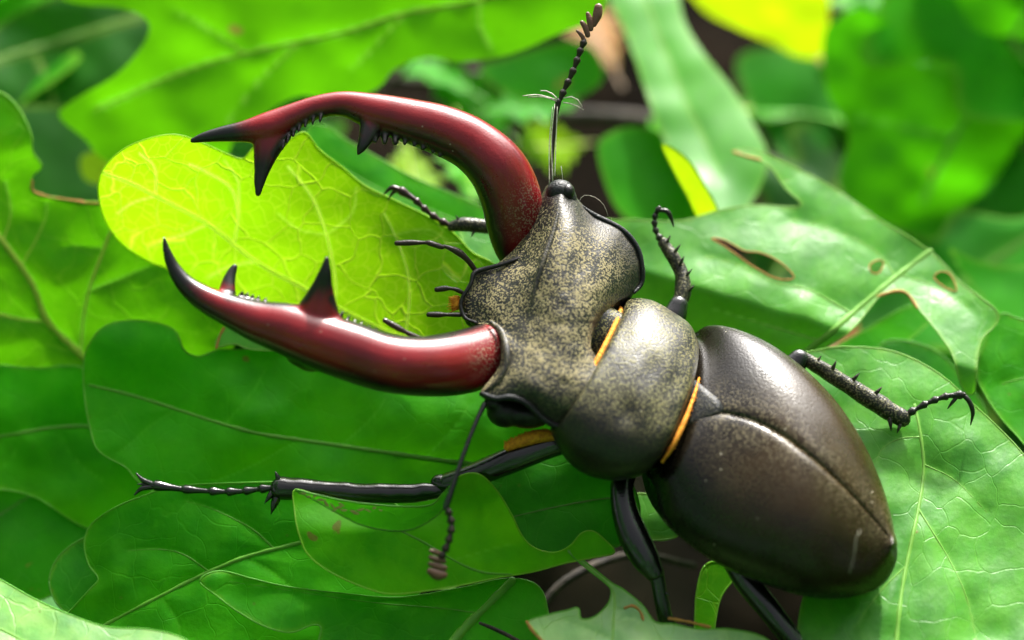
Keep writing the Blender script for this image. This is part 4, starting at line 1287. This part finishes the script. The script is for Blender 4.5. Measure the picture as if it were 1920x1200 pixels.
# ocular canthus bumps
v, f = fuse([ellipsoid(1050, 360, -.46, 28, 25, 24), ellipsoid(1064, 374, -.50, 19, 24, 22), ellipsoid(1036, 376, -.58, 18, 30, 20), ellipsoid(1056, 400, -.5, 26, 40, 26)], .02, 6)
obj('canthus', v, f, M_SCUT, head, attrs={'dust': np.full(len(v), .1)})
v, f = ellipsoid(1064, 360, -.42, 14, 17, 18)
obj('eye', v, f, M_EYE, head)
v, f = fuse([ellipsoid(948, 772, .16, 36, 30, 30), ellipsoid(990, 778, .14, 46, 26, 36), ellipsoid(925, 755, .24, 18, 18, 18)], .02, 4)
obj('eye', v, f, M_EYE, head)
# clypeus underside and mouth
v, f = fuse([ellipsoid(882, 570, -.36, 18, 30, 20), ellipsoid(905, 560, -.48, 34, 46, 36), ellipsoid(892, 598, -.38, 22, 18, 20)], .02, 4)
obj('labrum', v, f, M_EYE, head)
tuft = fringe([(862, 556, -.20), (856, 566, -.18), (858, 580, -.20)], 60, 16, (-.9, .1), 1.4, 8)
core = ellipsoid(856, 569, -.22, 9, 13, 10)
v, f = join([tuft, core])
obj('mouth_hair', v, f, M_FUZZ, head)

# ---- palps
for path, hw in (([(892, 508, -.28), (876, 487, -.22), (858, 472, -.18), (834, 462, -.16), (828, 463, -.16), (806, 456, -.15), (796, 455, -.15), (770, 455, -.14), (744, 456, -.14)], [5, 5.5, 7, 3.5, 5, 5.5, 3.5, 5.5, 5]),
                 ([(872, 552, -.2), (858, 544, -.16), (846, 541, -.15), (834, 541, -.15), (819, 543, -.15)], [3.5, 4.5, 3.2, 5.5, 5]),
                 ([(880, 590, -.18), (858, 590, -.12), (838, 590, -.1), (822, 590, -.1), (804, 590, -.1)], [4, 4.5, 3.5, 5.5, 5]),
                 ([(800, 640, .10), (776, 630, .14), (760, 622, .16), (745, 614, .17), (722, 601, .18)], [5, 5, 4, 6, 5])):
    v, f = tube(path, hw, nseg=10, step=4)
    obj('palp', v, f, M_ANT, head)

# ---- antennae
def antenna(scape, scape_h, funicle, fun_h, plates, mat_scape):
    v, f = tube(scape, scape_h, nseg=10, step=5)
    a = obj('antenna', v, f, mat_scape, beetle)
    P_ = np.array(funicle, float)
    for i in range(len(P_) - 1):
        p, q = P_[i], P_[i + 1]
        d = q - p
        v, f = tube([p - d * .08, p + d * .35, p + d * .75, q], [fun_h * .55, fun_h * .8, fun_h * 1.15, fun_h * .6], nseg=10, step=3)
        obj('segment', v, f, M_ANT, a)
    for path, hw in plates:
        v, f = tube(path, hw, ratio=0.55, nseg=12, step=3)
        obj('club_plate', v, f, M_CLUB, a)
    return a
antenna([(908, 758, .40), (893, 790, .46), (874, 838, .54), (856, 890, .60), (841, 936, .62), (836, 952, .62)], [5, 4.5, 4.5, 5, 6.5, 6],
        [(838, 950, .62), (843, 966, .62), (847, 982, .62), (845, 1000, .63), (840, 1018, .63), (833, 1034, .63), (827, 1046, .63)], 7,
        [([(830, 1040, .63), (818, 1036, .64), (808, 1033, .65)], [4, 5, 3.5]), ([(832, 1052, .63), (818, 1049, .64), (807, 1045, .65)], [5, 6, 4]),
         ([(833, 1065, .63), (818, 1062, .64), (806, 1057, .65)], [6, 6.5, 4]), ([(832, 1078, .63), (820, 1078, .64), (806, 1071, .65)], [7, 10, 6])], M_LEG)
ant = antenna([(1034, 350, -.48), (1034, 320, -.46), (1037, 270, -.42), (1042, 220, -.40), (1047, 190, -.40)], [4, 3.5, 3.5, 4, 6],
        [(1050, 188, -.40), (1058, 168, -.40), (1068, 148, -.40), (1077, 127, -.40), (1084, 107, -.40), (1090, 90, -.40), (1096, 76, -.40)], 6.5,
        [([(1096, 76, -.4), (1090, 66, -.4), (1082, 58, -.4)], [4, 4, 2.5]), ([(1102, 66, -.4), (1098, 52, -.4), (1091, 42, -.4)], [5, 6, 4]),
         ([(1108, 54, -.4), (1106, 38, -.4), (1102, 26, -.4)], [5, 6.5, 4]), ([(1114, 46, -.4), (1120, 28, -.4), (1122, 14, -.4)], [5, 9, 8])], M_ANT)
hairs = []
r = random.Random(4)
for (x0, y0, x1, y1, x2, y2) in ((1046, 188, 1010, 178, 980, 180), (1046, 186, 1030, 172, 1014, 170), (1056, 184, 1078, 182, 1092, 200), (1056, 192, 1076, 196, 1094, 206), (1036, 340, 1034, 260, 1040, 195), (1030, 345, 1030, 270, 1036, 200), (1040, 330, 1042, 270, 1045, 200), (1044, 190, 1020, 182, 990, 182)):
    hairs.append(tube([(x0, y0, -.38), (x1, y1, -.36), (x2, y2, -.36)], [1.2, 1.1, .8], nseg=5, step=10, round_caps=False))
v, f = join(hairs)
obj('silk_thread', v, f, M_SILK, ant)
for path in ([(1092, 392, -.5), (1086, 378, -.46), (1096, 366, -.44), (1116, 370, -.44), (1132, 384, -.46), (1140, 404, -.5)], [(1055, 340, -.45), (1054, 325, -.44), (1052, 312, -.44)], [(1592, 1076, 1.06), (1602, 1040, 1.12), (1605, 1010, 1.12), (1612, 995, 1.10)]):
    v, f = tube(path, [.42] * len(path), nseg=5, step=8, round_caps=False)
    obj('stray_hair', v, f, M_SILK, head)

# ---- legs
def spine(x, y, w, dx, dy, h=3.5, dw=0.03):
    return tube([(x, y, w), (x + dx * .5, y + dy * .5, w + dw), (x + dx, y + dy, w + dw)], [h, h * .7, .6], nseg=7, step=4)
def leg(femur, femur_h, tibia, tibia_h, spines, tarsus, tarsus_h, claws, label=None, m_f=None, m_t=None, m_s=None):
    m_f = m_f or M_LEG; m_t = m_t or M_LEG; m_s = m_s or M_LEG
    v, f = tube(femur, femur_h, ratio=.85, nseg=18, step=5)
    root = obj('leg', v, f, m_f, beetle, attrs={'dust': np.full(len(v), .1)})
    v, f = tube(tibia, tibia_h, ratio=.8, nseg=14, step=4)
    v = v * (1 + 0.0) + 0.008 * np.stack([vnoise(v[:, 0] * 9, v[:, 1] * 9, k) for k in (1, 2, 3)], -1)
    tb = obj('tibia', v, f, m_t, root, attrs={'dust': np.full(len(v), .6)})
    for (x, y, w, dx, dy, h) in spines:
        v, f = spine(x, y, w, dx, dy, h)
        obj('spine', v, f, m_t, tb, attrs={'dust': np.full(len(v), .3)})
    P_ = np.array(tarsus, float)
    for i in range(len(P_) - 1):
        p, q = P_[i], P_[i + 1]
        d = q - p
        h = tarsus_h[i]
        v, f = tube([p - d * .06, p + d * .4, p + d * .82, q], [h * .6, h * .8, h * 1.2, h * .75], nseg=10, step=3)
        obj('tarsus_segment', v, f, m_s, root)
    for c in claws:
        v, f = tube(c[0], c[1], nseg=8, step=3)
        obj('claw', v, f, m_s, root)
    return root

# left foreleg
lf = leg([(1090, 822, -.10), (1040, 832, -.06), (960, 862, -.08), (890, 890, -.14), (838, 906, -.20), (822, 904, -.22)], [24, 24, 25, 23, 20, 15],
    [(842, 916, -.20), (780, 924, -.24), (700, 925, -.30), (620, 921, -.36), (560, 917, -.40), (528, 916, -.42)], [13, 18, 19, 19, 21, 23],
    [(524, 902, -.42, -8, -18, 7), (520, 930, -.42, -12, 34, 10), (512, 922, -.42, -16, 22, 7), (560, 932, -.40, -4, 14, 6), (640, 938, -.35, -6, 10, 5)],
    [(516, 914, -.44), (486, 917, -.47), (456, 921, -.49), (424, 922, -.51), (392, 921, -.53), (340, 917, -.56), (285, 909, -.58)], [8, 7.5, 7.5, 7.5, 7.5, 9],
    [([(286, 908, -.58), (268, 900, -.56), (256, 888, -.56)], [6, 5, 1.5]), ([(288, 912, -.58), (266, 916, -.57), (252, 928, -.58)], [6, 5, 1.5]), ([(284, 910, -.58), (270, 908, -.57), (258, 908, -.57)], [4, 3, 1])])
pad = fringe([(952, 834, .02), (980, 822, .04), (1010, 814, .05), (1035, 812, .05)], 160, 14, (-.5, -.4), 1.4, 12)
core = tube([(952, 838, .0), (980, 826, .02), (1010, 818, .03), (1040, 816, .04)], [8, 12, 13, 10], nseg=10)
v, f = join([pad, core])
obj('orange_hair_pad', v, f, M_FUZZ, lf)
# left middle leg
leg([(1172, 880, -.10), (1166, 915, .0), (1172, 960, .06), (1190, 1010, .12), (1212, 1050, .16), (1226, 1072, .18)], [24, 22, 25, 29, 26, 19],
    [(1228, 1070, .18), (1234, 1092, .18), (1240, 1125, .17), (1248, 1160, .15), (1256, 1185, .12)], [17, 13, 13, 15, 19],
    [(1252, 1155, .16, 10, 12, 5), (1246, 1110, .18, 10, 6, 3)],
    [(1256, 1185, .12), (1272, 1196, .08), (1288, 1204, .05), (1306, 1210, .02), (1340, 1218, .0)], [8, 7, 7, 8],
    [([(1340, 1218, .0), (1356, 1222, .0), (1366, 1234, -.03)], [5, 4, 1])])
# left hind leg
leg([(1375, 1050, .15), (1400, 1090, .22), (1440, 1140, .30), (1490, 1205, .36), (1520, 1244, .38)], [22, 23, 22, 20, 17],
    [(1518, 1240, .38), (1500, 1290, .30), (1470, 1350, .15), (1450, 1390, .02)], [15, 13, 14, 18],
    [(1490, 1310, .28, 12, 8, 4), (1470, 1350, .18, 12, 8, 4)],
    [(1450, 1390, .02), (1436, 1410, -.03), (1420, 1428, -.08), (1400, 1446, -.12), (1370, 1460, -.15)], [8, 7, 7, 8],
    [([(1370, 1460, -.15), (1350, 1466, -.15), (1340, 1480, -.18)], [5, 4, 1]), ([(1372, 1464, -.15), (1362, 1480, -.15), (1362, 1494, -.18)], [5, 4, 1])])
# right foreleg behind the upper mandible
leg([(1090, 500, -.75), (1030, 460, -.90), (980, 435, -1.0), (940, 428, -1.05)], [22, 22, 20, 17],
    [(942, 428, -1.05), (905, 424, -1.08), (868, 421, -1.10), (848, 424, -1.12)], [13, 14, 14, 11],
    [(890, 430, -1.08, -6, 14, 4), (860, 412, -1.1, -6, -8, 3)],
    [(846, 424, -1.12), (826, 414, -1.12), (808, 402, -1.12), (792, 388, -1.12), (778, 374, -1.12), (748, 355, -1.13)], [7, 6.5, 6.5, 6.5, 8],
    [([(750, 356, -1.13), (734, 352, -1.13), (720, 364, -1.15)], [6, 5, 1.5]), ([(752, 356, -1.16), (738, 360, -1.18), (728, 374, -1.2)], [5, 4, 1.2])], m_t=M_LEGD, m_s=M_TARS)
# right middle leg
leg([(1225, 660, -.70), (1247, 622, -.74), (1264, 592, -.78), (1272, 572, -.80)], [22, 25, 24, 19],
    [(1274, 570, -.82), (1281, 545, -.86), (1278, 512, -.92), (1262, 482, -.96), (1245, 456, -1.0)], [16, 16, 14, 13, 11],
    [(1274, 498, -.90, 9, -18, 4), (1284, 520, -.88, 14, -16, 4), (1264, 474, -.94, 12, -16, 4), (1250, 456, -.98, 7, -15, 4), (1290, 548, -.84, 12, -14, 4)],
    [(1244, 456, -1.0), (1234, 442, -1.02), (1228, 428, -1.03), (1227, 414, -1.03), (1229, 402, -1.02), (1236, 390, -1.0)], [7, 6, 6, 6, 6],
    [([(1234, 394, -1.0), (1250, 396, -.98), (1258, 408, -.99), (1263, 424, -1.02)], [4, 5, 4, 1.5])], m_t=M_LEGD, m_s=M_LEGD)
# right hind leg
leg([(1400, 760, -.60), (1446, 722, -.64), (1480, 694, -.66), (1498, 674, -.66)], [22, 26, 26, 20],
    [(1498, 668, -.66), (1524, 682, -.67), (1580, 716, -.66), (1640, 754, -.64), (1690, 784, -.62)], [13, 14, 16, 19, 18],
    [(1560, 694, -.64, 8, -18, 5), (1598, 714, -.64, 14, -15, 5), (1640, 740, -.62, 14, -15, 5), (1668, 780, -.60, 3, 28, 6), (1690, 792, -.60, -8, 20, 5), (1530, 680, -.66, 10, -13, 4)],
    [(1692, 782, -.62), (1716, 768, -.60), (1738, 756, -.59), (1758, 748, -.58), (1778, 742, -.57), (1806, 740, -.56)], [7, 6.5, 6.5, 6.5, 7.5],
    [([(1806, 740, -.56), (1818, 754, -.55), (1824, 774, -.56), (1820, 796, -.60)], [5, 5, 4, 1.2]), ([(1796, 742, -.56), (1786, 754, -.56), (1777, 766, -.58)], [4, 3.5, 1])], m_t=M_LEGD, m_s=M_LEGD)
